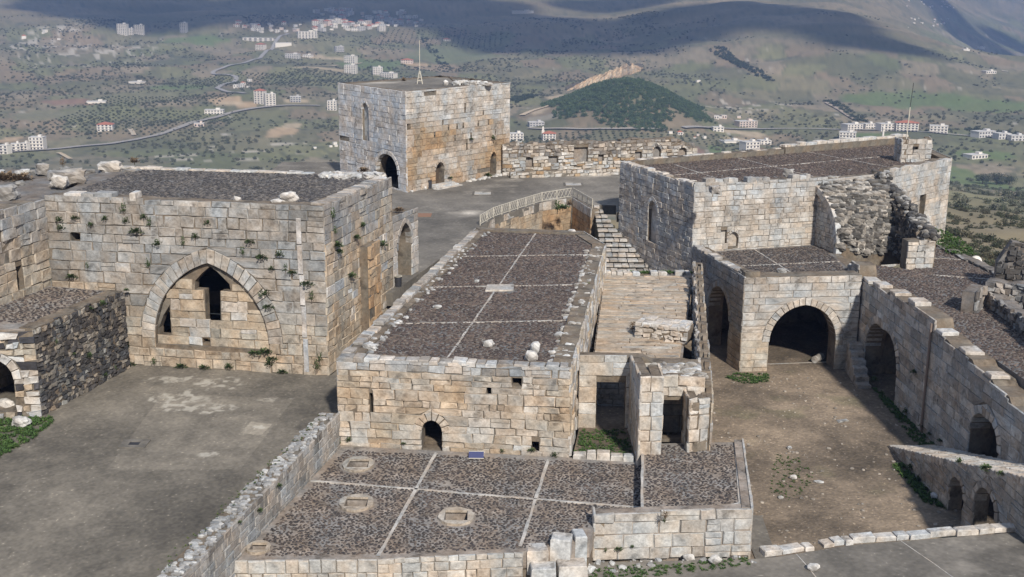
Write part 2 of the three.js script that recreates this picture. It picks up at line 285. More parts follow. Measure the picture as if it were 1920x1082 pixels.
// cobbles bedded in mortar: real stones, too many to count
const cobGeo = (() => { const g = new THREE.IcosahedronGeometry(1, 1); const p = g.attributes.position; for (let i = 0; i < p.count; i++) { const x = p.getX(i), y = p.getY(i), z = p.getZ(i), k = 1 + 0.22 * N3(x * 1.7 + 3, y * 1.7, z * 1.7); p.setXYZ(i, x * k, y * k, z * k); } g.computeVertexNormals(); return g; })();
function cobbles(parent, poly, y, sp, size, cols, seed, avoid = () => false, yF) {
  const r = RNG(seed); let x0 = 1e9, x1 = -1e9, z0 = 1e9, z1 = -1e9; for (const [x, z] of poly) { x0 = Math.min(x0, x); x1 = Math.max(x1, x); z0 = Math.min(z0, z); z1 = Math.max(z1, z); }
  const L = []; let row = 0; for (let z = z0; z < z1; z += sp * 0.87, row++) for (let x = x0 + (row % 2) * sp / 2; x < x1; x += sp) { const a = x + rr(-0.33, 0.33, r) * sp, b = z + rr(-0.33, 0.33, r) * sp; if (inPoly(a, b, poly) && !avoid(a, b) && fbm(a * 0.45, b * 0.45, 4, seed) + r() * 0.42 > -0.2 && r() > 0.03) L.push([a, b]); }
  const m = sh(new THREE.InstancedMesh(cobGeo, M.pebble, L.length)); m.name = 'cobbles'; m.userData.kind = 'stuff'; const q = new THREE.Object3D(), c = new THREE.Color();
  L.forEach(([x, z], i) => {
    q.position.set(x, (yF ? yF(x, z) : y) + rr(-0.012, 0.008, r), z); q.rotation.set(rr(-0.15, 0.15, r), r() * 6.3, rr(-0.15, 0.15, r)); const s = size * rr(0.7, 1.2, r); q.scale.set(s * rr(1, 1.35, r), size * 0.42, s * rr(0.65, 0.95, r)); q.updateMatrix(); m.setMatrixAt(i, q.matrix);
    const k = cols[Math.floor(r() * cols.length)], v = rr(0.75, 1.3, r) * (1 + 0.45 * fbm(x * 0.28, z * 0.28, 3, seed)); m.setColorAt(i, c.setRGB(k[0] * v, k[1] * v, k[2] * v));
  });
  parent.add(m); return m;
}
const COBD = [[0.085, 0.075, 0.075], [0.11, 0.095, 0.09], [0.07, 0.066, 0.07], [0.15, 0.12, 0.105], [0.22, 0.19, 0.165]];
const COBB = [[0.12, 0.092, 0.084], [0.15, 0.116, 0.103], [0.10, 0.08, 0.076], [0.19, 0.15, 0.128], [0.21, 0.175, 0.152]];
const COBG = [[0.11, 0.11, 0.115], [0.15, 0.15, 0.155], [0.09, 0.09, 0.10], [0.21, 0.205, 0.2]];
function strip(parent, a, b, y, w = 0.13) {
  const f = frame(a, b); const n = Math.max(2, Math.round(f.L / 1.2)); const g = new GB(); const r = RNG(Math.round(f.L * 991));
  const off = []; for (let i = 0; i <= n; i++) off.push([rr(-0.025, 0.025, r), w / 2 * rr(0.7, 1.25, r)]);
  for (let i = 0; i < n; i++) {
    const u0 = f.L * i / n, u1 = f.L * (i + 1) / n, [o0, w0] = off[i], [o1, w1] = off[i + 1], c = [0.66, 0.63, 0.58];
    const p = [f.P(u0, y + 0.05, o0 + w0), f.P(u1, y + 0.05, o1 + w1), f.P(u1, y + 0.05, o1 - w1), f.P(u0, y + 0.05, o0 - w0)], q = p.map(k => [k[0], y - 0.03, k[2]]);
    g.quad(p[0], p[1], p[2], p[3], c, [[u0, 0], [u1, 0], [u1, w], [u0, w]]); g.quad(q[0], q[1], p[1], p[0], c, [[u0, 0], [u1, 0], [u1, 0.1], [u0, 0.1]]); g.quad(q[2], q[3], p[3], p[2], c, [[u0, 0], [u1, 0], [u1, 0.1], [u0, 0.1]]);
  }
  return mesh('joint_strip', g.geo(), M.stone, parent);
}

// ------------------------------------------------------------------ levels measured in the photograph (metres)
const B = 3, LV = 2, C = -5.5, T = -1, P0 = 0, NB = -2.7, R0 = 1.65;
const nz = (u, v, s, f = 0.35) => N3(u * f, v * f, s);

// ---- left hall with the great blocked arch
{
  const t = thing('ruined_hall', 'weathered ashlar hall with flat cobbled roof and a huge blocked pointed arch', 'building');
  const m = new Masonry(t, 11); const A = [-31.12, -76.88], Bc = [-12.1, -74.08], Cc = [-9.0, -86.4], D = [-9.6, -88.6], E = [-31.6, -91.6];
  const f = frame(A, Bc), fr = frame(Bc, Cc); const tint = (u, v, r) => { const k = sstep(3.6, 6.4, v + nz(u, v, 3) * 3.4 + (u < 4 ? -0.6 : 0) + (r() - 0.5) * 1.6); return mixc(tone(mixc(TAN, GREY, 0.25), r, 0.08), soft([0.34, 0.335, 0.32], mixc(PALE, GREY, 0.55), u, v, r, 12), k); };
  const big = arch(11.15, 1.55, 2.0, 4.0, 5.35, 0.95);
  m.wall(f, { v0: 0, top: u => 11.46 + (u < 7 ? 0.35 * (N3(Math.floor(u / 1.2), 3, 1) > 0 ? 1 : 0.2) : 0) + 0.05 * N3(u * 2, 1, 1), openings: [big, rect(1.6, 2.3, 8.4, 9.0)], course: [0.55, 0.85], wid: [0.55, 1.6], thick: 1.3, tint, ringDepth: 0.9, proud: 0.05, rough: 0.035, gap: 0.035 });
  const fill = frame([A[0] + 7.17 * f.ux + 0.28 * f.uz, A[1] + 7.17 * f.uz - 0.28 * f.ux], [A[0] + 15.13 * f.ux + 0.28 * f.uz, A[1] + 15.13 * f.uz - 0.28 * f.ux]);
  const ftop = u => { const d = Math.abs(u - 3.98) + big.e; return 2.0 + Math.sqrt(Math.max(0, big.R ** 2 - d * d)) - 0.02; };
  m.wall(fill, { v0: 1.55, top: ftop, openings: [rect(2.75, 5.45, 5.4, 9), rect(3.5, 4.62, 3.1, 5.42), rect(0.03, 1.05, 2.1, 4.7), rect(3.2, 3.75, 1.6, 2.0)], corePaths: [[[2.85, 5.4], [3.55, 5.4], [3.5, 3.15], [4.55, 3.05], [4.62, 5.35], [5.35, 5.42], [5.3, 5.9], [4.5, 6.7], [4.0, 7.05], [3.4, 6.55], [2.9, 6.0]], [[0.12, 2.1], [1.0, 2.1], [1.0, 4.3], [0.9, 4.1], [0.5, 3.5], [0.12, 2.6]], [[3.2, 1.7], [3.75, 1.7], [3.75, 2.05], [3.2, 2.05]]], course: [0.5, 0.8], wid: [0.6, 1.7], thick: 0.7, tint: (u, v, r) => tone(r() < 0.25 ? PALE : TAN, r, 0.1), rough: 0.04, proud: 0.08 });
  m.wall(fr, { v0: 0, top: u => 11.46 + 0.06 * N3(u, 4, 1), openings: [], course: [0.5, 0.75], wid: [0.6, 1.5], thick: 1.3, tint: (u, v, r) => mixc(tone(r() < 0.2 ? PALE : TAN, r, 0.1), GREY, sstep(8.2, 10.6, v + nz(u, v, 8) * 3)), rough: 0.025, proud: 0.06 });
  const bt = frame([-10.7, -79.7], [-10.15, -81.9]);   // shallow buttress on the passage side
  m.wall(frame([bt.a[0] + 0.75, bt.a[1] + 0.1], [bt.b[0] + 0.75, bt.b[1] + 0.1]), { v0: 0, top: 7.6, course: [0.6, 0.9], wid: [0.8, 1.6], thick: 1.1, tint: (u, v, r) => tone(ORANGE, r, 0.15), rough: 0.06, proud: 0.1 });
  const fb = frame(Cc, [-7.5, -91.6]);
  m.wall(fb, { v0: B - 0.6, top: u => 8.45 - 0.05 * u, openings: [arch(2.5, B - 0.5, 5.6, 1.45, 1.9, 0.4)], course: [0.5, 0.7], wid: [0.6, 1.2], thick: 1.6, tint: (u, v, r) => tone(v > 7 ? GREY : PALE, r) });
  mesh('back_wall', prism([Cc, D, E, [A[0], A[1]], [A[0] + 1.2, A[1]], [E[0] + 1.2, E[1] + 1.3], [D[0] - 1, D[1] + 1.3], [Cc[0] - 1.3, Cc[1] - 0.2]], 0, 11.1), M.core, t);
  const roofPoly = [[A[0] + 0.3, A[1] - 0.25], [Bc[0] - 0.3, Bc[1] - 0.35], [Cc[0] - 0.35, Cc[1]], D, E];
  mesh('roof', prism(roofPoly, 10.7, 11.2), M.mortarDark, t);
  mesh('floor', prism([[A[0] + 0.5, A[1] - 1.5], [Bc[0] - 1.5, Bc[1] - 1.5], [Cc[0] - 1.5, Cc[1]], [E[0] + 1.5, E[1] + 1.5]], -0.5, 0.05), M.dirt, t);
  cobbles(t, [[-30.4, -77.2], [-12.7, -74.6], [-9.7, -86.4], [-14, -88.4], [-29.5, -90.4]], 11.21, 0.3, 0.125, COBG, 12);
  m.coping(fr, 0.4, 12.2, 11.3, 1.0, 0.3, (u, v, r) => r() < 0.5 ? GREY : PALE, [0.7, 1.3]);
  m.coping(f, 0.2, 6.5, 11.35, 0.9, 0.5, (u, v, r) => r() < 0.5 ? GREY : PALE, [0.9, 1.7], 0.15);
  const fe = frame(D, E); m.coping(fe, 0, fe.L, 11.1, 0.7, 0.3, (u, v, r) => PALE, [0.7, 1.4], 0.1);
  // pale drain strip running down the front
  for (const [v0, v1, u] of [[8.9, 10.6, 17.35], [6.9, 8.8, 17.38], [4.8, 6.8, 17.45], [2.6, 4.7, 17.5], [0.2, 2.5, 17.55]]) { const c = [f.P(u, v0, 0.09), f.P(u + 0.32, v0, 0.09), f.P(u + 0.32, v1, 0.09), f.P(u, v1, 0.09), f.P(u, v0, -0.1), f.P(u + 0.32, v0, -0.1), f.P(u + 0.32, v1, -0.1), f.P(u, v1, -0.1)]; mesh('drain_channel', hewn(c, 0.02, [0.62, 0.62, 0.62], m.r), M.stone, t); }
  m.done();
}
// ---- wing wall on the far left and the basalt rubble building below it
{
  const t = thing('wing_wall', 'tall ashlar wall closing the plaza at the far left, joined to the arched hall', 'wall'); const m = new Masonry(t, 21);
  const f = frame([-34.6, -61.5], [-31.12, -76.88]);
  m.wall(f, { v0: 0, top: u => 11.3 + 0.25 * N3(u * 0.8, 2, 1) - (u < 9 ? 0.5 : 0), openings: [rect(12.2, 12.9, 5.6, 7.4)], course: [0.6, 0.85], wid: [0.7, 1.5], thick: 1.4, tint: (u, v, r) => mixc(tone(TAN, r, 0.12), GREY, sstep(6.6, 9.6, v + nz(u, v, 5) * 3)), rough: 0.05, proud: 0.09, skip: (u, v, r) => r() < 0.03 });
  mesh('roof', prism([[-34.4, -61.5], [-31.3, -76.7], [-31.9, -91.5], [-46, -91], [-46, -61.5]], 10.4, 11.0), M.mortarDark, t); m.done();
  const t2 = thing('rubble_building', 'low building with dark basalt and limestone rubble wall and cobbled roof', 'building'); const m2 = new Masonry(t2, 22);
  const tint = (u, v, r) => { const k = r(); return k < 0.6 ? tone([0.10, 0.098, 0.10], r, 0.3) : k < 0.82 ? tone([0.40, 0.37, 0.32], r, 0.2) : tone([0.24, 0.225, 0.2], r, 0.2); };
  const q = [-28.05, -66.1], w = [-25.75, -75.3], f2 = frame(q, w), f3 = frame([-34, -64.6], q);
  m2.wall(f2, { v0: 0, top: u => 5.5 + 0.12 * N3(u, 1, 1), course: [0.22, 0.34], wid: [0.2, 0.46], thick: 1, tint, rough: 0.06, proud: 0.09, gap: 0.05 });
  m2.wall(f3, { v0: 0, top: u => 5.3 + 0.3 * N3(u * 1.3, 4, 1) - sstep(4.5, 1, u) * 0.8, openings: [arch(3.6, 0.4, 2.4, 1.15, 1.4, 0.45)], course: [0.3, 0.5], wid: [0.3, 0.8], thick: 1.1, tint: (u, v, r) => r() < 0.2 ? tone(BASALT, r, 0.3) : tone(r() < 0.5 ? PALE : TAN, r, 0.2), rough: 0.07, proud: 0.12, gap: 0.05 });
  const poly = [[-28.3, -66.4], [-26.0, -75.2], [-31.2, -76.6], [-33.6, -65.6]]; mesh('roof', prism(poly, 4.9, 5.35), M.mortar, t2);
  cobbles(t2, [[-28.6, -67.5], [-26.2, -75.1], [-31.0, -76.4], [-33.2, -68]], 5.36, 0.27, 0.1, COBD, 23); m2.done();
}
// ---- long hall in the middle
{
  const t = thing('long_hall', 'long hall with brown cobbled roof crossed by white joint lines', 'building'); const m = new Masonry(t, 31);
  const A = [-10.1, -64.4], Bc = [3.4, -62.95], Cc = [7.9, -96.5], Cd = [6.35, -102.1], D = [-3.3, -103.3]; const f = frame(A, Bc), fr = frame(Bc, Cc), fc = frame(Cc, Cd), fd = frame(D, A);
  const tint = (u, v, r) => { if (v > 3.7) return tone(soft(GREY, PALE, u, v, r, 2), r, 0.07); const k = clamp(0.5 + 1.2 * nz(u, v, 4, 0.5) + (r() - 0.5) * 0.4); return tone(mixc(mixc(PALE, TAN, 0.35), mixc(TAN, ORANGE, 0.2), k), r, 0.05); };
  m.wall(f, { v0: T - 0.3, top: u => 4.35 + 0.08 * N3(u * 1.5, 2, 1), openings: [arch(5.55, T - 0.12, 0.15, 0.6, 0.68, 0.5), rect(10.2, 10.75, 3.1, 3.6), rect(8.75, 9.0, 2.3, 3.0), rect(11.35, 11.8, -0.9, -0.2), rect(1.9, 2.1, 0.9, 2.3)], course: [0.3, 0.66], wid: [0.35, 1.5], thick: 1.1, tint, rough: 0.045, proud: 0.05 });
  m.wall(fr, { v0: T, top: u => 4.35 + 0.22 * N3(u * 0.9, 6, 1), course: [0.5, 0.75], wid: [0.7, 1.6], thick: 1.1, tint: (u, v, r) => tone(r() < 0.5 ? TAN : PALE, r, 0.14), rough: 0.04, proud: 0.07 });
  m.wall(fc, { v0: -1.5, top: 4.3, course: [0.5, 0.7], wid: [0.6, 1.4], thick: 1, tint: (u, v, r) => tone(PALE, r) });
  m.wall(fd, { v0: P0, top: 4.3, course: [0.6, 0.9], wid: [0.9, 1.9], thick: 1.1, tint: (u, v, r) => tone(GREY, r) });
  mesh('back_wall', prism([Cd, D, [D[0] + 0.4, D[1] + 1.1], [Cd[0] - 0.4, Cd[1] + 1.1]], -1.5, 4.3), M.core, t);
  const roof = [[A[0] + 0.25, A[1] - 0.3], [Bc[0] - 0.25, Bc[1] - 0.3], [Cc[0] - 0.3, Cc[1]], [Cd[0] - 0.1, Cd[1] + 0.3], [D[0] + 0.2, D[1] + 0.3]]; mesh('roof', prism(roof, 3.6, 4.1), M.mortarDark, t);
  mesh('floor', prism([[-9, -65.6], [2.3, -64.2], [6.4, -100], [-3, -101]], T - 0.4, T - 0.02), M.dirt, t);
  const inner = [[-8.6, -64.9], [2.6, -63.6], [6.7, -95.5], [5.7, -101.6], [-2.7, -102.6]];
  cobbles(t, inner, 4.11, 0.25, 0.115, COBB, 32, (x, z) => x > -1.9 && x < 0.1 && z < -80.7 && z > -82.9);
  strip(t, [2.17, -102.4], [-3.88, -64.3], 4.1); for (const [z, a, b] of [[-92.7, -4.55, 6.4], [-82.6, -6.2, 5.0], [-73, -7.9, 3.7]]) strip(t, [a, z + 0.6], [b, z - 0.55], 4.1); strip(t, [-3.0, -102.6], [-6.6, -80.5], 4.12, 0.2); strip(t, [-2.9, -102.7], [5.6, -101.6], 4.12, 0.25);
  mesh('hatch', prism([[-1.9, -81.0], [0.1, -81.2], [0.15, -82.8], [-1.8, -82.6]], 4.0, 4.22), M.white, t);
  m.coping(f, 0.1, 13.4, 4.2, 0.8, 0.3, (u, v, r) => r() < 0.4 ? PALE : GREY, [0.5, 1.0], 0.06); m.coping(fd, 0.2, fd.L - 0.3, 4.15, 0.7, 0.32, (u, v, r) => r() < 0.5 ? PALE : GREY, [0.6, 1.2], 0.04);
  for (let i = 0; i < 200; i++) { const u = rr(0.5, 33, m.r), c = fr.P(u, 0, -rr(0.3, 1.5, m.r)); m.add(rockGeo(rr(0.2, 0.6, m.r), rr(0.18, 0.34, m.r), rr(0.2, 0.55, m.r), tone(m.r() < 0.45 ? PALE : mixc(GREY, TAN, 0.3), m.r, 0.2), i * 3.1, 0.85).translate(c[0], 4.02, c[2]), 'rubble_stone'); }
  for (let i = 0; i < 90; i++) { const u = rr(0.5, fd.L - 0.5, m.r), c = fd.P(u, 0, -rr(0.75, 1.5, m.r)); m.add(rockGeo(rr(0.2, 0.5, m.r), rr(0.15, 0.3, m.r), rr(0.2, 0.5, m.r), tone(m.r() < 0.5 ? PALE : GREY, m.r, 0.2), i * 1.7, 0.5).translate(c[0], 4.04, c[2]), 'rubble_stone'); }
  m.done();
}
// ---- roofless chamber on the right of the long hall
{
  const t = thing('ruined_chamber', 'roofless chamber with pale slab floor and two doorways beside the long hall', 'ruin'); const m = new Masonry(t, 41);
  const tan = (u, v, r) => tone(soft(PALE, mixc(TAN, PALE, 0.35), u * 1.5, v * 1.5, r, 6), r, 0.06);
  m.wall(frame([4.1, -67.6], [11.4, -67.4]), { v0: T - 0.2, top: u => 3.6 + (u > 4.2 ? -0.25 + 0.2 * N3(u * 2, 3, 1) : 0.05), openings: [rect(1.1, 2.85, T, 1.95)], course: [0.7, 1.15], wid: [1.0, 2.2], thick: 0.8, tint: tan });
  m.wall(frame([5.0, -71.5], [11.6, -71.5]), { v0: T - 0.2, top: 1.5, course: [0.28, 0.42], wid: [0.5, 1.3], thick: 0.6, tint: (u, v, r) => tone(GREY, r) });
  m.wall(frame([7.15, -61.7], [8.5, -61.8]), { v0: T - 0.3, top: 4.3, course: [0.6, 1.0], wid: [0.6, 0.9], thick: 0.5, tint: tan });
  m.wall(frame([7.15, -67.4], [7.15, -61.7]), { v0: T - 0.3, top: u => 4.3 - 0.1 * (5.7 - u), course: [0.6, 1.0], wid: [0.8, 1.6], thick: 0.6, tint: tan });
  m.wall(frame([8.5, -61.8], [8.5, -64.3]), { v0: T + 0.4, top: 4.25, course: [0.6, 1.0], wid: [0.7, 1.2], thick: 0.6, tint: tan });
  m.wall(frame([8.4, -64.3], [11.2, -64.3]), { v0: T + 0.4, top: u => 3.5 + 0.25 * N3(u * 1.4, 8, 1), openings: [rect(0.3, 1.65, T + 0.6, 2.0)], course: [0.5, 0.8], wid: [0.6, 1.3], thick: 0.6, tint: tan, rough: 0.06, proud: 0.08 });
  mesh('chamber_roof', prism([[8.5, -64.4], [11.1, -64.4], [11.4, -67.3], [8.4, -67.3]], 3.0, 3.3), M.mortar, t);
  m.wall(frame([10.0, -62.1], [11.2, -62.4]), { v0: T + 0.4, top: u => 2.9 + 0.3 * N3(u * 3, 1, 1), course: [0.55, 0.85], wid: [0.5, 0.9], thick: 0.5, tint: tan, rough: 0.06, proud: 0.1 });
  m.wall(frame([10.0, -64.3], [10.0, -62.1]), { v0: T + 0.4, top: 2.7, course: [0.55, 0.85], wid: [0.6, 1.0], thick: 0.5, tint: tan, rough: 0.05 });
  const fl = frame([15.4, -97], [10.75, -63]); const jt = jag(3, 0.4); m.wall(fl, { v0: T, top: u => 2.75 + jt(u), course: [0.35, 0.6], wid: [0.4, 1.0], thick: 0.6, tint: (u, v, r) => tone(r() < 0.6 ? PALE : GREY, r, 0.2), rough: 0.08, proud: 0.13, gap: 0.05 });
  m.wall(frame([11.4, -62.4], [16.05, -97]), { v0: C, top: u => 2.75 + jt(fl.L - u), course: [0.5, 0.75], wid: [0.6, 1.3], thick: 0.3, tint: (u, v, r) => tone(r() < 0.6 ? TAN : GREY, r, 0.15), rough: 0.05 });
  mesh('floor_bed', prism([[5.15, -71.7], [10.9, -71.7], [15.3, -96.8], [7.7, -96.3]], 0.9, 1.5), M.mortar, t);
  mesh('front_floor', prism([[3.6, -63.1], [7.2, -62.7], [7.2, -71.4], [4.7, -71.4]], T - 0.5, T + 0.02), M.dirt, t);
  const r = m.r; for (let z = -96.4, i = 0; z < -71.9; i++) { const d = rr(0.35, 0.62, r), k = (z + d / 2 + 71.7) / -24.7; const xa = mix(5.15, 7.75, k) + 0.06, xb = mix(10.75, 15.2, k) - 0.05; let x = xa; while (x < xb - 0.3) { const w = Math.min(rr(1.4, 4.2, r), xb - x); m.add(blockBox(x + w / 2, 1.42, z + d / 2, w - 0.03, 0.22 + rr(-0.035, 0.035, r), d - 0.035, 0, tone(r() < 0.55 ? [0.56, 0.48, 0.385] : [0.66, 0.585, 0.485], r, 0.09), r, 0.02), 'floor_slab'); x += w; } z += d; }
  const a = hxz(1190, 632, R0), b = hxz(1288, 645, R0); const fb = frame(a, b); m.wall(fb, { v0: R0 - 0.1, top: u => 2.65 + 0.15 * N3(u * 2, 3, 1), course: [0.25, 0.4], wid: [0.3, 0.8], thick: 1.7, tint: (u, v, r) => tone(PALE, r), rough: 0.07, proud: 0.1, gap: 0.05 });
  m.coping(fb, 0, fb.L, 2.55, 0.9, 0.3, () => PALE, [0.4, 0.8]); m.coping(frame([fb.P(0, 0, -0.9)[0], fb.P(0, 0, -0.9)[2]], [fb.P(fb.L, 0, -0.9)[0], fb.P(fb.L, 0, -0.9)[2]]), 0, fb.L, 2.55, 0.9, 0.3, () => PALE, [0.4, 0.8]);
  m.coping(frame([3.55, -62.6], [7.15, -62.25]), 0, 3.5, T, 0.6, 0.42, () => PALE, [0.5, 0.9]);
  for (let i = 0; i < 60; i++) { const x = rr(8.5, 11.3, r), z = rr(-67.2, -64.4, r); m.add(rockGeo(rr(0.25, 0.75, r), rr(0.15, 0.3, r), rr(0.2, 0.5, r), tone(r() < 0.5 ? PALE : mixc(GREY, TAN, 0.4), r, 0.2), i * 2.3, 0.9).translate(x, 3.22, z), 'rubble_stone'); }
  m.coping(frame([7.8, -96.6], [15.6, -97.1]), 0, 7.8, 1.55, 0.7, 0.35, (u, v, r) => r() < 0.5 ? PALE : GREY, [0.4, 0.9], 0.1); m.done();
}
// ---- cobbled terrace in front
const VENTS = [[-8.54, -61.4, 0.7], [-7.98, -56.3, 0.7], [-2.73, -54.8, 0.7], [-12.0, -51.2, 0.45]];
{
  const t = thing('cobbled_terrace', 'cobbled roof terrace with white joint lines and octagonal light wells in the foreground', 'terrace'); const m = new Masonry(t, 51);
  const poly = [[-9.9, -64.3], [3.4, -62.85], [7.6, -62.4], [6.65, -54.3], [4.3, -54.2], [3.9, -52.4], [0.6, -51.15], [-6.2, -50.35], [-12.75, -50.0]];
  const oct = (x, z, r, k = 14) => Array.from({ length: k }, (_, i) => { const q = 1 + 0.09 * N3(i * 1.3, x, z); return [x + r * 1.3 * q * Math.cos((i + 0.5) / k * 6.2832), z + r * 1.45 * q * Math.sin((i + 0.5) / k * 6.2832)]; }); const hole = (x, z, r) => [[x - r * 0.8, z - r * 0.85], [x + r * 0.8, z - r * 0.85], [x + r * 0.85, z + r * 0.8], [x - r * 0.85, z + r * 0.8]];
  mesh('paving', prism(poly, T - 0.9, T, VENTS.map(v => hole(...v))), M.mortar, t); mesh('vault_body', prism(poly.map(([x, z]) => [x * 0.985, z]), -5.5, T - 1.0, VENTS.map(v => hole(...v))), M.core, t);
  const nearV = (x, z) => VENTS.some(v => Math.hypot((x - v[0]) / 1.25, (z - v[1]) / 1.4) < v[2] + 0.14);
  cobbles(t, [[-9.6, -63.6], [3.4, -62.3], [7.4, -61.8], [6.5, -54.4], [4.0, -54.0], [3.4, -52.4], [0.6, -51.5], [-6.2, -50.75], [-12.4, -50.4]], T + 0.01, 0.2, 0.08, COBD, 52, nearV);
  for (const [x, z, r] of VENTS) { const g = prism(oct(x, z, r), T - 0.05, T + 0.14, [hole(x, z, r)]); const rim = mesh('light_well_rim', g, new THREE.MeshStandardMaterial({ color: new THREE.Color(0.60, 0.56, 0.49), map: stoneTex, bumpMap: stoneBump, bumpScale: 0.06, roughness: 1 }), t); mesh('well_block', blockBox(x + 0.05, T - 2.2, z - 0.1, r * 0.8, 1.3, r * 0.5, 0.1, tone([0.3, 0.28, 0.24], m.r), m.r), M.stone, rim); }
  strip(t, [-4.29, -63.3], [-6.2, -50.5], T, 0.17); strip(t, [2.16, -62.4], [0.5, -51.6], T, 0.17); strip(t, [-10.85, -59.2], [6.9, -56.1], T, 0.16);
  const up = [[7.65, -63.4], [13.4, -63.8], [12.15, -54.75], [6.6, -54.2]]; mesh('raised_bed', prism(up, C, T + 0.66), M.mortar, t); cobbles(t, [[7.8, -63.2], [12.9, -63.4], [11.6, -55.3], [6.8, -54.7]], T + 0.67, 0.2, 0.08, COBD, 53);
  strip(t, [7.62, -63.3], [6.62, -54.3], T + 0.68, 0.14); strip(t, [13.0, -63.5], [11.8, -55.4], T + 0.67, 0.22); strip(t, [11.8, -55.4], [11.2, -55.0], T + 0.67, 0.2); strip(t, [11.2, -55.0], [6.7, -54.5], T + 0.67, 0.22);
  const pale = (u, v, r) => tone(soft(mixc(GREY, PALE, 0.55), [0.74, 0.71, 0.65], u, v, r, 4), r, 0.06); m.wall(frame([4.15, -53.75], [12.25, -54.5]), { v0: NB - 0.1, top: u => T + 0.72 + (u < 2.4 ? 0.05 : 0.1) + 0.04 * N3(u * 2, 1, 1), course: [0.55, 0.85], wid: [0.6, 2.2], thick: 0.6, coreMat: M.mortar, tint: pale, rough: 0.035, proud: 0.06, gap: 0.04 });
  for (let i = 0; i < 70; i++) { const u = -3.6 + 11.9 * Math.pow(m.r(), 1.7), x = 4.15 + u, z = -53.6 - u * 0.085 + rr(0.05, 1.1, m.r) ** 2 + (u < 0 ? 0.9 : 0), w = 0.12 + 0.5 * m.r() ** 3; m.add(rockGeo(w, w * 0.6, w * 0.8, tone(m.r() < 0.5 ? PALE : GREY, m.r, 0.25), i * 1.7, 0.6).rotateY(m.r() * 6).translate(x, NB - 0.05, z), 'rubble_stone'); }
  m.wall(frame([12.25, -54.5], [13.55, -63.9]), { v0: C, top: T + 0.86, course: [0.7, 0.85], wid: [0.9, 2], thick: 0.5, tint: pale, rough: 0.03, coreMat: M.mortar }); m.wall(frame([4.15, -54.6], [4.15, -53.75]), { v0: NB, top: T + 0.75, course: [0.7, 0.8], wid: [0.5, 0.9], thick: 0.5, tint: pale });
  m.wall(frame([-13.2, -49.8], [-6.2, -50.1]), { v0: -3.6, top: T + 0.06, course: [0.42, 0.55], wid: [0.4, 0.9], thick: 0.4, tint: (u, v, r) => tone(mixc(PALE, TAN, 0.4), r, 0.1) }); m.wall(frame([-6.2, -50.1], [0.65, -50.9]), { v0: -3.6, top: T + 0.06, course: [0.42, 0.55], wid: [0.4, 0.9], thick: 0.4, tint: (u, v, r) => tone(mixc(PALE, TAN, 0.4), r, 0.1) });
  for (const [x, z, w, h, d] of [[1.3, -51.6, 1.0, 1.25, 0.9], [2.5, -52.0, 0.95, 1.6, 0.9], [3.4, -52.6, 0.6, 1.5, 0.9], [1.6, -50.8, 1.2, 0.7, 0.8], [3.0, -51.3, 1.4, 0.6, 0.9], [2.4, -53.0, 0.9, 0.5, 0.6]]) m.add(blockBox(x, T - 1.2, z, w, h, d, rr(-0.2, 0.2, m.r), tone(PALE, m.r), m.r)); m.done();
}
// ---- low parapet between plaza and terrace
{
  const t = thing('parapet_wall', 'low ashlar parapet with mossy rubble top between plaza and terrace', 'wall'); const m = new Masonry(t, 61); const f = frame([-14.6, -41], [-9.95, -64.6]);
  m.wall(f, { v0: T - 2.5, top: u => 0.72 + 0.012 * u, course: [0.42, 0.58], wid: [0.45, 1.0], thick: 1.05, tint: (u, v, r) => tone(soft([0.33, 0.32, 0.30], mixc(GREY, PALE, 0.5), u * 2, v * 2, r, 5), r, 0.08), rough: 0.02 });
  for (let i = 0; i < 420; i++) { const u = rr(1, f.L - 0.4, m.r), w = rr(0.1, 1.05, m.r), c = f.P(u, 0, -w); m.add(rockGeo(rr(0.12, 0.42, m.r), rr(0.1, 0.17, m.r), rr(0.12, 0.36, m.r), tone(m.r() < 0.4 ? PALE : GREY, m.r, 0.25), i * 1.9, 0.85).translate(c[0], 0.64 + 0.012 * u, c[2]), 'rubble_stone'); } m.done();
}
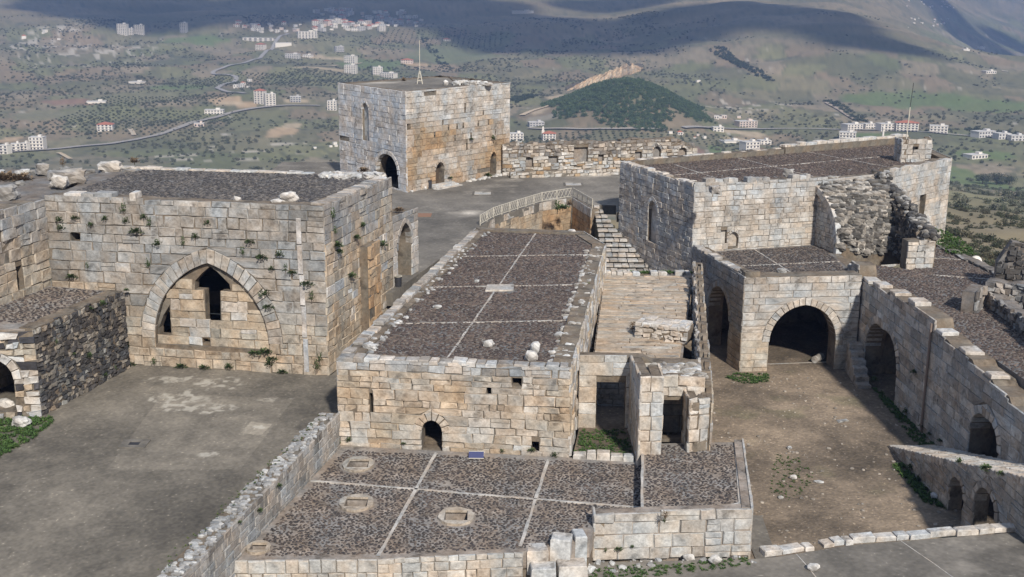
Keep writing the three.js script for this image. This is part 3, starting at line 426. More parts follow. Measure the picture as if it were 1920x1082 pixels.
// ---- square tower at the back
{
  const t = thing('square_tower', 'square ashlar tower with orange stained face and flat roof at the back', 'tower'); const m = new Masonry(t, 71); const L = [-20.9, -140.8], Fc = [-11.78, -129.06], R = [-0.42, -143.6], K = [-9.6, -154.5]; const H = 14.1; const fl = frame(L, Fc), fr = frame(Fc, R), fb = frame(R, K), fk = frame(K, L);
  const tl = (u, v, r) => tone(mixc([0.74, 0.745, 0.75], PALE, r() * 0.35), r, 0.045); const tr = (u, v, r) => { const k = nz(u, v, 9, 0.28) * 1.3 + (v < 11 && u < 6 ? 0.3 : 0) + (u > 14 && v < 10 ? 0.3 : 0) + (r() - 0.5) * 0.3 - sstep(9.5, 12, v) * 0.8; return tone(mixc(PALE, ORANGE, clamp(0.35 + k * 1.1)), r, 0.06); };
  m.wall(fl, { v0: B - 0.5, top: u => H + 0.06 * N3(u, 1, 1), openings: [arch(10.7, B, 4.7, 2.3, 2.1, 0.45), arch(6.2, 7.8, 11.4, 0.72, 0.8, 0.25)], course: [0.5, 0.72], wid: [0.7, 2.0], thick: 1.2, tint: tl, gap: 0.018, ci: 0.5, skip: (u, v, r) => r() < 0.012 });
  const holes = []; const hr = RNG(5); for (const [u, v] of [[7, 9.2], [8.5, 9.2], [9.6, 9.1], [12.3, 9.2], [14.2, 9.0], [8.1, 7.8], [11, 7.9], [13.2, 10.4], [4.6, 8.5], [15.5, 8], [6, 10]]) holes.push(rect(u, u + 0.28, v, v + 0.45)); holes.push(rect(9.9, 10.2, 10.9, 11.7), rect(10.2, 10.5, 6.6, 7.5));
  m.wall(fr, { v0: B - 0.5, top: u => H + 0.25 * Math.max(0, N3(u * 0.5, 5, 1)), openings: [arch(5.6, B + 0.1, 4.9, 0.75, 0.9, 0.35), arch(15.3, B + 0.3, 5.1, 0.6, 0.9, 0.3), ...holes], course: [0.5, 0.72], wid: [0.6, 1.9], thick: 1.2, tint: tr, proud: 0.04, rough: 0.025, gap: 0.02, ci: 0.5, skip: (u, v, r) => r() < 0.01 });
  m.wall(fb, { v0: B - 0.5, top: H, course: [0.9, 1.2], wid: [1.2, 2.2], thick: 1.2, tint: tl }); m.wall(fk, { v0: B - 0.5, top: H, course: [0.9, 1.2], wid: [1.2, 2.2], thick: 1.2, tint: tl });
  mesh('roof', prism([L, Fc, R, K].map(([x, z]) => [mix(x, -10.6, 0.04), mix(z, -142, 0.04)]), H - 0.9, H - 0.12), M.conc, t);
  mesh('niche_back', prism([fl.P(5.2, 0, -0.32), fl.P(7.2, 0, -0.32), fl.P(7.2, 0, -0.7), fl.P(5.2, 0, -0.7)].map(p => [p[0], p[2]]), 7.5, 12.5), M.white, t);
  for (const u of [5.6, 15.3]) { const p = [fr.P(u - 0.8, 0, -0.9), fr.P(u + 0.8, 0, -0.9), fr.P(u + 0.8, 0, -1.05), fr.P(u - 0.8, 0, -1.05)].map(q => [q[0], q[2]]); mesh('door', prism(p, B, 6), M.timber, t); }
  for (const s of [0, 1, 2]) m.add(blockBox(...[fr.P(5.6, 0, 0.5 + s * 0.35)[0], B - 0.1, fr.P(5.6, 0, 0.5 + s * 0.35)[2]], 3.4 + s * 0.5, 0.55 - s * 0.16, 0.6, -Math.atan2(fr.uz, fr.ux), tone(PALE, m.r), m.r), 'doorstep');
  for (let i = 0; i < 40; i++) { const u = rr(0.5, 18, m.r), c = fr.P(u, 0, rr(0.05, 0.5, m.r)); m.add(rockGeo(rr(0.25, 0.8, m.r), rr(0.2, 0.4, m.r), rr(0.25, 0.6, m.r), tone(PALE, m.r, 0.2), i, 0.6).translate(c[0], B - 0.05, c[2]), 'rubble_stone'); } m.done();
  const w = thing('rubble_heap', 'heap of broken stones and dark timbers lying on the tower roof', 'debris', [-5.5, H - 0.14, -141]); for (let i = 0; i < 26; i++) mesh('broken_stone', rockGeo(rr(0.4, 1.2), rr(0.3, 0.7), rr(0.4, 1.2), tone(PALE, rnd, 0.25), i, 0.4).translate(rr(-2.6, 2.6), 0, rr(-1.6, 1.6)), M.stone, w); for (let i = 0; i < 6; i++) mesh('timber', bar([rr(-2.6, 2.6), 0.08, rr(-1.6, 1.6)], [rr(-2.4, 2.4), rr(0.3, 0.85), rr(-1.5, 1.5)], 0.07), M.timber, w);
  const p = thing('flagpole', 'white flagpole on a lattice foot standing on the square tower', 'flagpole', [-11.2, H - 0.14, -141.5]); mesh('pole', bar([0, 0.9, 0], [0, 5.1, 0], 0.04), M.cream, p); for (const [x, z] of [[-0.32, -0.32], [0.32, -0.32], [0.32, 0.32], [-0.32, 0.32]]) mesh('foot_strut', bar([x, 0, z], [x * 0.2, 1.5, z * 0.2], 0.035), M.cream, p); for (const y of [0.4, 0.8, 1.2]) { const k = 0.32 - y * 0.17; mesh('cross_brace', mergeGeometries([bar([-k, y, -k], [k, y, -k], 0.03), bar([k, y, -k], [k, y, k], 0.03), bar([k, y, k], [-k, y, k], 0.03), bar([-k, y, k], [-k, y, -k], 0.03)]), M.cream, p); }
}
// ---- ruined curtain wall behind the terrace
{
  const t = thing('curtain_wall', 'ruined rubble curtain wall with blocked openings behind the grey terrace', 'wall'); const m = new Masonry(t, 81); const f = frame([-1.3, -141.6], [13.4, -146]), g = frame([13.4, -146], [23.5, -149.5]); const j = jag(9, 0.25, 0.9);
  const tint = (u, v, r) => v > 5.4 ? tone(r() < 0.6 ? [0.36, 0.34, 0.32] : PALE, r, 0.25) : tone(r() < 0.15 ? ORANGE : r() < 0.55 ? PALE : mixc(TAN, PALE, 0.5), r, 0.14); const o = { v0: B - 0.4, course: [0.36, 0.5], wid: [0.4, 1.0], thick: 1.2, rough: 0.07, proud: 0.09, gap: 0.055, tint };
  m.wall(f, { ...o, top: u => 6.95 + j(u), openings: [rect(3.0, 3.9, 4.0, 5.1), rect(5.9, 7.1, 4.2, 5.2), rect(9.2, 11.0, 4.2, 6.2), rect(12.4, 13.1, 4.3, 5.2)] }); m.wall(g, { ...o, top: u => 7.1 + j(u + 14) - sstep(7, 10.6, u) * 1.3, openings: [arch(5.0, 4.2, 5.4, 0.55, 0.6, 0.25), arch(8.6, 4.6, 5.2, 0.6, 0.5, 0.25), rect(2.0, 2.9, 4.2, 5.4)] });
  for (const ff of [f, g]) mesh('blocking', prism([ff.P(0.2, 0, -0.45), ff.P(ff.L - 0.2, 0, -0.45), ff.P(ff.L - 0.2, 0, -0.9), ff.P(0.2, 0, -0.9)].map(p => [p[0], p[2]]), B, 6.2), M.mortar, t);
  const k = frame([-0.3, -139.7], [13, -143.3]); m.wall(k, { ...o, top: u => 3.75 + 0.1 * N3(u, 1, 1), course: [0.3, 0.42], wid: [0.5, 1.1], thick: 0.8 }); m.done();
}
// ---- chapel block on the right, with the broken vault
{
  const t = thing('chapel', 'large pale ashlar chapel with cobbled roof and broken barrel vault', 'building'); const m = new Masonry(t, 91); const A = [10.8, -117.65], Bc = [16.26, -103.9], Cc = [29.3, -108.3], D = [36.4, -112.6], E = [45.6, -121.5], G = [46.5, -140], Hh = [29.2, -129.2], I = [12.6, -119.6]; const fl = frame(A, Bc), fr = frame(Bc, Cc), f2 = frame(Cc, D), f3 = frame(D, E); const H = 8.25;
  const tl = (u, v, r) => tone(soft(mixc(GREY, PALE, 0.4), PALE, u, v, r, 5), r, 0.06), tf = (u, v, r) => tone(v < 4.5 ? soft(mixc(TAN, PALE, 0.6), PALE, u, v, r, 6) : soft(mixc(GREY, PALE, 0.45), PALE, u, v, r, 7), r, 0.06);
  m.wall(fl, { v0: -2, top: u => H - 0.05 + 0.12 * N3(u, 1, 1), openings: [arch(7.1, 1.2, 4.5, 0.85, 1.0, 0.4)], course: [0.4, 0.58], wid: [0.4, 1.1], thick: 1.1, tint: tl });
  mesh('niche_back', prism([fl.P(6, 0, -0.38), fl.P(8.2, 0, -0.38), fl.P(8.2, 0, -0.8), fl.P(6, 0, -0.8)].map(p => [p[0], p[2]]), 0.8, 5.9), M.white, t);
  const jt = jag(4, 0.14, 1); m.wall(fr, { v0: LV - 0.3, top: u => H + 0.1 + jt(u), openings: [rect(2.9, 3.5, 2.4, 3.9), arch(4.2, 2.3, 3.1, 0.5, 0.6, 0.2)], course: [0.4, 0.58], wid: [0.4, 1.3], thick: 1.1, tint: tf, rough: 0.025 });
  mesh('niche_back', prism([fr.P(2.4, 0, -0.35), fr.P(5.2, 0, -0.35), fr.P(5.2, 0, -0.7), fr.P(2.4, 0, -0.7)].map(p => [p[0], p[2]]), 2, 4.4), M.white, t);
  m.wall(f2, { v0: LV - 2, top: H - 0.1, course: [0.45, 0.65], wid: [0.6, 1.6], thick: 1.1, tint: tf }); m.wall(f3, { v0: -1.5, top: u => H + 0.2 + jt(u), openings: [rect(6.7, 7.9, 2.6, 5.2)], course: [0.5, 0.7], wid: [0.7, 1.8], thick: 1.1, tint: tf });
  const f4 = frame(E, G), f5 = frame(G, Hh), f6 = frame(Hh, I); m.wall(f4, { v0: -3, top: H + 0.2, course: [0.7, 1], wid: [1, 2], thick: 1, tint: tf }); m.wall(f5, { v0: -3, top: H + 0.3, course: [0.8, 1.1], wid: [1, 2], thick: 1, tint: tl }); m.wall(f6, { v0: 0, top: H + 0.1, course: [0.8, 1.1], wid: [1, 2], thick: 1, tint: tl }); mesh('corner_wall', prism([I, A, [A[0] + 1, A[1] - 0.3], [I[0] + 1, I[1] + 0.6]], 0, H), M.core, t);
  const rp = [[A[0] + 0.4, A[1] - 0.2], [Bc[0] + 0.2, Bc[1] - 0.4], [Cc[0], Cc[1] - 0.4], [D[0], D[1] - 0.4], [E[0] - 0.5, E[1] - 0.3], [G[0] - 0.5, G[1] + 0.5], [Hh[0], Hh[1] + 0.4], [I[0] + 0.3, I[1] + 0.4]]; mesh('roof', prism(rp, 7.3, 7.75), M.mortarDark, t); cobbles(t, rp.map(([x, z]) => [mix(x, 29, 0.03), mix(z, -120, 0.05)]), 7.76, 0.29, 0.13, COBB, 92);
  mesh('floor', prism([[13, -116], [17.5, -105.5], [36, -114], [44, -122], [29, -127]], -1.5, 0), M.dirt, t);
  for (const [a, b] of [[[16.5, -119.5], [20.5, -106.5]], [[24, -124.7], [29.8, -110]], [[32.3, -131], [39.5, -116.6]]]) strip(t, a, b, 7.75, 0.16); strip(t, [14, -111.5], [41, -127.5], 7.75, 0.14);
  m.coping(fl, 0.2, 14.5, H - 0.2, 0.8, 0.35, (u, v, r) => tone(PALE, r), [0.5, 1.0], 0.12); m.coping(fr, 0.2, 13, H, 0.7, 0.45, (u, v, r) => tone(r() < 0.5 ? GREY : PALE, r), [0.5, 1.0], 0.45); m.coping(f5, 0, f5.L, H + 0.1, 0.8, 0.5, (u, v, r) => tone(PALE, r), [0.9, 1.8], 0.1); m.coping(f6, 0, f6.L, H - 0.2, 0.6, 0.35, () => PALE, [0.7, 1.5], 0.2); m.coping(f3, 0, f3.L, H - 0.1, 0.7, 0.3, () => PALE, [0.8, 1.5], 0.1);
  for (const f of [[[40.6, -122.6], [44.0, -123.2]], [[40.6, -125], [40.6, -122.6]], [[44, -123.2], [44.4, -125.4]]]) m.wall(frame(...f), { v0: 7.6, top: u => 10.2 + 0.2 * N3(u * 2, 3, 1), openings: f[0][0] === 40.6 && f[1][0] > 41 ? [rect(1.3, 1.9, 8.9, 9.4)] : [], course: [0.42, 0.6], wid: [0.5, 1.1], thick: 0.5, tint: tf, rough: 0.05 });
  mesh('turret_roof', prism([[40.9, -122.9], [43.8, -123.4], [44.1, -125.2], [40.9, -125]], 9.4, 9.8), M.mortar, t); m.done();
  // broken vault leaning out of the front
  const vt = new THREE.Group(); vt.name = 'broken_vault'; vt.userData.label = 'ragged stub of a collapsed rubble barrel vault'; t.add(vt); const mv = new Masonry(vt, 93); const prof = []; for (let i = 0; i <= 12; i++) { const a = i / 12 * Math.PI / 2; prof.push([6.4 * Math.sin(a), LV + 0.1 + (H - 0.5 - LV) * Math.cos(a) ** 0.85]); }
  const x0 = 27.6, fv = frame([27.9, -109.8], [34.4, -111.6]); const s = new THREE.Shape(); s.moveTo(0, LV - 1); for (let i = 12; i >= 0; i--) s.lineTo(prof[i][0] - 0.12, prof[i][1] - 0.1); s.lineTo(-0.5, LV - 1); const pg = []; { const g = new THREE.ExtrudeGeometry(new THREE.Shape([[-0.4, LV - 1.2], [6.3, LV - 1.2], ...prof.slice().reverse().map(p => [p[0] - 0.08, p[1] - 0.08]), [-0.4, H - 0.5]].map(p => new THREE.Vector2(...p))), { depth: fv.L, bevelEnabled: false }); const p = g.attributes.position; for (let i = 0; i < p.count; i++) p.setXYZ(i, ...fv.P(p.getZ(i), p.getY(i), p.getX(i))); g.computeVertexNormals(); mesh('vault_core', g, M.core, vt); }
  const rv = mv.r; for (let i = 0; i < 12; i++) { const [w0, v0] = prof[i], [w1, v1] = prof[i + 1]; const c = [fv.P(0, v0, w0), fv.P(0, v1, w1), fv.P(0, v1 - 0.55, w1 - 0.45), fv.P(0, v0 - 0.6, w0 - 0.4)].map(p => [p[0] - 0.35, p[1], p[2]]); mv.add(hewn([...c.slice().reverse(), ...c.slice().reverse().map(p => [p[0] + 0.5, p[1], p[2]])], 0.03, tone(PALE, rv, 0.1), rv), 'voussoir'); }
  { const p0 = fv.P(0, 0, 0.1), p1 = fv.P(0, 0, 6.2); const fs = frame([p0[0] - 0.06, p0[2]], [p1[0] - 0.06, p1[2]]); mv.wall(fs, { v0: LV - 0.1, top: u => { let y = LV; for (let i = 0; i < 12; i++) if (u + 0.1 >= prof[i][0] && u + 0.1 <= prof[i + 1][0]) y = mix(prof[i][1], prof[i + 1][1], (u + 0.1 - prof[i][0]) / Math.max(1e-6, prof[i + 1][0] - prof[i][0])); return y - 0.55; }, course: [0.35, 0.5], wid: [0.4, 1.0], tint: tf, core: false, proud: 0.04 }); }
  const RC = [[0.19, 0.18, 0.165], [0.42, 0.39, 0.345], [0.30, 0.285, 0.26], [0.52, 0.49, 0.44], [0.13, 0.125, 0.115]];
  for (let i = 0; i < 2600; i++) { const u = rr(0, fv.L, rv), k = rv() * 11.99, a = Math.floor(k), q = k - a; const w = mix(prof[a][0], prof[a + 1][0], q), v = mix(prof[a][1], prof[a + 1][1], q); if (v > 7.35 && rv() < 0.8) continue; const lump = 0.55 * fbm(u * 0.8, k * 0.5, 3, 4); const p = fv.P(u, v + lump * 0.6, w + lump); const sz = 0.1 + 0.5 * rv() ** 2.4; mv.add(rockGeo(sz * 1.7, sz, sz * 1.2, tone(RC[Math.floor(rv() * 5)], rv, 0.2), i * 1.3, 0.85).rotateY(-0.27 + rr(-0.3, 0.3, rv)).translate(p[0], p[1] - sz * 0.4, p[2] - 0.1), 'rubble_stone'); }
  const dk = (u, v, q) => tone(q() < 0.6 ? [0.11, 0.105, 0.10] : q() < 0.5 ? [0.3, 0.28, 0.25] : GREY, q, 0.25); mv.wall(frame([34.3, -112.4], [35.4, -99]), { v0: LV - 0.4, top: u => 8.2 - u * 0.27 + 1.3 * N3(u * 0.9, 3, 1), course: [0.25, 0.4], wid: [0.25, 0.65], thick: 1.1, tint: dk, rough: 0.09, proud: 0.16, gap: 0.05 });
  for (let i = 0; i < 260; i++) { const k = rv(), z = mix(-112.2, -99, k), x = mix(34.5, 35.6, k) + rr(0, 1.1, rv), sz = rr(0.2, 0.5, rv); mv.add(rockGeo(sz * 1.4, sz, sz * 1.2, dk(0, 0, rv), i * 2.1, 0.75).translate(x, 8.2 - k * 13.3 * 0.27 + 1.3 * N3(k * 13.3 * 0.9, 3, 1) - 0.25 + rr(0, 0.3, rv), z), 'rubble_stone'); }
  mesh('vault_flank', prism([[35.2, -112.3], [35.9, -112.2], [36.5, -99.2], [35.9, -99.2]], LV - 0.5, 3.4), M.core, vt); mv.wall(frame([34.0, -98.7], [36.4, -98.9]), { v0: LV - 0.3, top: u => 4.4 + 0.4 * N3(u * 2, 1, 1), course: [0.5, 0.7], wid: [0.6, 1], thick: 1.4, tint: tf, rough: 0.05, proud: 0.08 }); mv.wall(frame([31.2, -105.8], [33.9, -106.2]), { v0: LV, top: 5.2, course: [0.5, 0.7], wid: [0.6, 1.2], thick: 0.5, tint: (u, v, r) => tone(TAN, r, 0.1) }); mv.done(300);
  const p = thing('flagpole', 'slender flagpole rising behind the corner turret of the chapel', 'flagpole', [46.1, 7.7, -137.8]); mesh('pole', bar([0, 0, 0], [0.1, 4.4, 0], 0.06), M.cream, p); mesh('pole_tip', bar([0.1, 4.4, 0], [0.25, 7.2, 0], 0.035), M.dark, p);
}
// ---- vaulted loggia below the chapel
{
  const t = thing('arched_loggia', 'vaulted loggia with large pointed arch opening on the dirt courtyard', 'building'); const m = new Masonry(t, 101); const Pc = [18.86, -92.4], R = [28.75, -93.6], K = [16.3, -103.85]; const f = frame(Pc, R), fl = frame(K, Pc);
  const tf = (u, v, r) => tone(mixc(soft(TAN, mixc(TAN, PALE, 0.5), u, v, r, 8), soft(mixc(GREY, PALE, 0.4), PALE, u, v, r, 9), sstep(-3.2, -1.2, v + nz(u, v, 3) * 2)), r, 0.06); m.wall(f, { v0: C - 0.2, top: u => u < 0.9 ? 3.0 : 2.62 + 0.06 * N3(u, 1, 1), openings: [arch(5.25, C - 0.12, -3.0, 2.85, 3.1, 0.62)], course: [0.5, 0.68], wid: [0.7, 1.9], thick: 1.5, tint: tf, ringDepth: 1.3 });
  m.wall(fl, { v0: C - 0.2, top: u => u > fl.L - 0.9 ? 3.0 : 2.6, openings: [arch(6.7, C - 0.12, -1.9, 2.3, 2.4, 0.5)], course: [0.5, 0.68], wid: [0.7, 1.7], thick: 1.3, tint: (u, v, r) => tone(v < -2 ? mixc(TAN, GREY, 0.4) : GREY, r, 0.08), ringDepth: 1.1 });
  mesh('roof', prism([[19.1, -92.8], [28.6, -94], [29.4, -108.2], [16.4, -103.9]], 1.4, 2.0), M.mortarDark, t); mesh('back_wall', prism([[16.4, -104.1], [29.6, -108.5], [29.4, -109.1], [16.2, -104.7]], C, 2), M.core, t); mesh('side_wall', prism([[28.75, -94.5], [29.6, -94.5], [29.8, -108.6], [29.3, -108.6]], C, 2), M.core, t); cobbles(t, [[19.3, -93.2], [28.4, -94.4], [28.9, -107.4], [16.9, -103.6]], 2.01, 0.26, 0.115, COBD, 102); strip(t, [17.9, -98.2], [28.8, -100.8], 2, 0.14); strip(t, [24, -93.5], [22.2, -105.5], 2, 0.14); m.coping(fl, 0.2, fl.L - 1, 2.5, 0.8, 0.3, (u, v, r) => tone(r() < 0.5 ? PALE : GREY, r), [0.5, 1.1], 0.1);
  mesh('step_line', prism([[21.2, -94.4], [26.9, -95.2], [26.9, -95.35], [21.2, -94.55]], C - 0.1, C + 0.012), M.white, t); m.done(); const d = thing('column_drum', 'fallen pale column drum on the floor inside the loggia arch', 'column drum', [26.1, C + 0.3, -95.4]); const g = new THREE.CylinderGeometry(0.3, 0.32, 1.3, 14); g.rotateZ(Math.PI / 2); g.rotateY(0.9); mesh('drum', g, M.white, d);
}
// ---- high courtyard wall on the right with arches, ramp below
{
  const t = thing('courtyard_wall', 'tall shaded ashlar wall with arches and stepped broken top along the courtyard', 'wall'); const m = new Masonry(t, 111); const f = frame([28.75, -97], [30.3, -60]); // faces left: far to near
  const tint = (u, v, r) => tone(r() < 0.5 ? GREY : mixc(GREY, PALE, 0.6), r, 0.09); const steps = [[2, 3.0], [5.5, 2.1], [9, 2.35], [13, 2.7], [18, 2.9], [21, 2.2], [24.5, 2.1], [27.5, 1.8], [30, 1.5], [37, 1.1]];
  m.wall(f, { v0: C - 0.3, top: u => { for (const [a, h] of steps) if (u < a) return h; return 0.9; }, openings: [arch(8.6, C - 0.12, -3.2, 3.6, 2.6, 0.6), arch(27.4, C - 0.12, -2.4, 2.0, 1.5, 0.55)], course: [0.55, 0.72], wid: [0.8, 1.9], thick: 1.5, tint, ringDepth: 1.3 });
  m.coping(f, 3, 34, u => { for (const [a, h] of steps) if (u < a) return h; return 0.9; }, 1.2, 0.28, (u, v, r) => tone(PALE, r), [0.9, 1.6], 0.7); mesh('back_fill', prism([[35, -97], [36, -58], [37, -58], [36, -97]], C, 1.2), M.core, t);
  for (const [a, b] of [[4.6, 12.6], [25, 29.8]]) { mesh('vault_soffit', prism([f.P(a, 0, -1.6), f.P(b, 0, -1.6), f.P(b, 0, -6), f.P(a, 0, -6)].map(p => [p[0], p[2]]), 0, 0.4), M.core, t); for (const u of [a, b]) mesh('vault_jamb', prism([f.P(u - 0.25, 0, -1.55), f.P(u + 0.25, 0, -1.55), f.P(u + 0.25, 0, -6), f.P(u - 0.25, 0, -6)].map(p => [p[0], p[2]]), C, 0.4), M.core, t); }
  mesh('drain_pipe', bar(f.P(18.0, C, 0.12), f.P(18.0, 2.6, 0.12), 0.09, 8), new THREE.MeshStandardMaterial({ color: new THREE.Color(0.2, 0.15, 0.12), roughness: 0.8 }), t); for (let i = 0; i < 6; i++) { const h = 2.6 - i * 0.45; m.add(blockBox(28.3 - i * 0.05, C - 0.05, -92.6 + i * 0.75, 1.1, h, 0.8, 0, tone(GREY, m.r), m.r), 'buttress_stone'); }
  const walk = [[30.2, -96.5], [29.8, -101], [34.5, -98], [37, -107], [39.5, -108.3], [40.8, -95.5], [40.6, -88], [35.5, -72], [33.4, -66], [31.8, -66.5]]; mesh('wall_walk', prism(walk, 1.0, 1.95), M.mortarDark, t); cobbles(t, walk, 1.96, 0.28, 0.12, COBB, 112); strip(t, [36.6, -103], [40.0, -102.2], 1.95, 0.15); strip(t, [35.5, -96.2], [40.6, -94.6], 1.95, 0.15); m.done();
  const r = thing('rubble_wall', 'rough low rubble walls on the far right above the cobbled wall walk', 'wall'); const mr = new Masonry(r, 113); const tr = (u, v, q) => tone(q() < 0.3 ? [0.2, 0.19, 0.18] : GREY, q, 0.2); const o = { v0: 1.5, course: [0.28, 0.45], wid: [0.3, 0.8], thick: 1, rough: 0.09, proud: 0.14, gap: 0.04, tint: tr, coreMat: M.mortarDark };
  mr.wall(frame([34.4, -84], [36, -86.4]), { ...o, top: 3.6, course: [0.5, 0.7], wid: [0.6, 1] }); mr.wall(frame([36.0, -86.6], [39.6, -84.2]), { ...o, top: u => 4.0 + 0.3 * N3(u, 1, 1) }); mr.wall(frame([36.2, -86.5], [34.9, -68]), { ...o, top: u => 3.1 + 0.4 * N3(u * 0.8, 1, 1) + (u > 9 ? 0.9 : 0) }); mr.wall(frame([38.7, -91.4], [43.5, -90.4]), { ...o, v0: 1.5, top: u => 5.9 + 0.7 * N3(u * 1.3, 3, 1) - sstep(1.0, 0, u) * 1.6, tint: (u, v, q) => tone([0.13, 0.125, 0.12], q, 0.3) }); mr.wall(frame([39.7, -108], [41.1, -94]), { ...o, v0: -4, top: u => 2.15 + 0.25 * N3(u, 4, 1), course: [0.4, 0.6], wid: [0.5, 1.1] }); mr.wall(frame([40.9, -94], [41.2, -84.5]), { ...o, v0: -4, top: 2.1 }); mr.done();
}
{
  const t = thing('stepped_ramp', 'stepped stone ramp with two small arches climbing along the courtyard wall', 'ramp'); const m = new Masonry(t, 121); const f = frame([26.2, -76], [27.0, -55]); const yA = u => C + 0.1 + clamp(u / 20) * 6.2; // faces left, far to near
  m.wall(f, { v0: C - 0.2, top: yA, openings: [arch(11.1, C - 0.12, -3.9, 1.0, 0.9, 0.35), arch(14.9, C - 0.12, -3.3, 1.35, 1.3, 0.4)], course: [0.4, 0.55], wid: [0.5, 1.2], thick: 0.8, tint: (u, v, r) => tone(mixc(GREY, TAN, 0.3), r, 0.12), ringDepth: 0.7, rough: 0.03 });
  for (let i = 0; i < 40; i++) { const u = i * 0.5 + 0.25, y = yA(u), c = f.P(u, 0, -1.55); const w = 3.3; for (let k = 0; k < 3; k++) { const q = f.P(u, 0, -0.52 - k * 1.08); m.add(blockBox(q[0], y - 0.4, q[2], 1.05, 0.42 + rr(-0.02, 0.02, m.r), 0.5, 0.04, tone(mixc(PALE, TAN, 0.4), m.r, 0.12), m.r, 0.03), 'tread_stone'); } }
  m.done();
}
// ---- stairway and pit behind the long hall, railing
{
  const t = thing('stone_stairway', 'steep weathered stone stairway beside the chapel wall behind the long hall', 'stairs'); const m = new Masonry(t, 131); const n = 14;
  for (let i = 0; i < n; i++) { const k = i / (n - 1), y = mix(-1.5 + 0.3, B, k), z = mix(-110.4, -121.5, k); const xa = mix(8.9, 8.5, k), xb = Math.min(13.6, 10.7 + (z + 117.6) * 0.4); let x = xa; while (x < xb - 0.2) { const w = Math.min(rr(0.5, 1.1, m.r), xb - x); m.add(blockBox(x + w / 2, y - 0.2, z - 0.25, w - 0.05, 0.2 + rr(-0.03, 0.03, m.r), 0.98, rr(-0.05, 0.05, m.r), tone(mixc(GREY, PALE, m.r()), m.r, 0.15), m.r, 0.04), 'step_stone'); x += w; } mesh('step_bed', prism([[xa, z - 0.05], [xb, z - 0.05], [xb, z - 0.9], [xa, z - 0.9]], -2, y - 0.2), new THREE.MeshStandardMaterial({ color: new THREE.Color(0.10, 0.095, 0.06), map: stoneTex, roughness: 1 }), t); }
  m.done(); const pts = [[903, 423], [928, 408], [973, 393], [1018, 379], [1073, 370], [1108, 391]].map(([x, y]) => hxz(x, y, B));
  const w = thing('retaining_wall', 'stone retaining wall of the pit under the white railing', 'wall'); const mw = new Masonry(w, 132); const dx = 0; for (let i = 0; i < 5; i++) mw.wall(frame(pts[i], pts[i + 1]), { v0: -2, top: B - 0.02, course: [0.55, 0.75], wid: [0.7, 1.5], thick: 0.8, tint: (u, v, r) => v > 2.2 ? tone(PALE, r) : tone(i > 2 ? ORANGE : TAN, r) }); mw.done();
  const rl = thing('iron_railing', 'cream painted iron railing with crossed bars along the terrace edge', 'railing'); for (let i = 0; i < 5; i++) { const f = frame(pts[i], pts[i + 1]); const k = Math.max(1, Math.round(f.L / 1.9)); for (let j = 0; j < k; j++) { const u0 = f.L * j / k, u1 = f.L * (j + 1) / k; const Q = (u, v) => { const p = f.P(u, B + v, -0.15); return p; }; mesh('post', bar(Q(u0, -0.05), Q(u0, 1.05), 0.045), M.cream, rl); mesh('top_rail', bar(Q(u0, 1.0), Q(u1, 1.0), 0.035), M.cream, rl); mesh('bottom_rail', bar(Q(u0, 0.12), Q(u1, 0.12), 0.03), M.cream, rl); const bars = []; for (let q = 0; q < 4; q++) { const a = mix(u0, u1, q / 4), b = mix(u0, u1, (q + 1) / 4); bars.push(bar(Q(a, 0.12), Q(b, 1), 0.02, 5), bar(Q(b, 0.12), Q(a, 1), 0.02, 5)); } mesh('lattice_panel', mergeGeometries(bars), M.cream, rl); } if (i === 4) mesh('post', bar(f.P(f.L, B, -0.15), f.P(f.L, B + 1.05, -0.15), 0.045), M.cream, rl); }
  // back terrace, opened over the pit
  struct('back_terrace', prism([[-30, -84.6], [-8.9, -84.6], [-4.2, -104], pts[0], pts[1], pts[2], pts[3], pts[4], [pts[4][0] + 0.4, -126.4], [8.3, -122.4], [10.9, -122.2], [10.6, -118], [12.5, -119.6], [29, -129.4], [26, -152], [-30, -152]], B - 1, B), M.conc);
  struct('pit_floor', prism([[-4, -103.5], [7.9, -96.6], [16.2, -97.2], [16.2, -104], [11, -118], [8, -122], [7, -127], [-2, -126]], -2.2, -1.5), M.dirt);
}
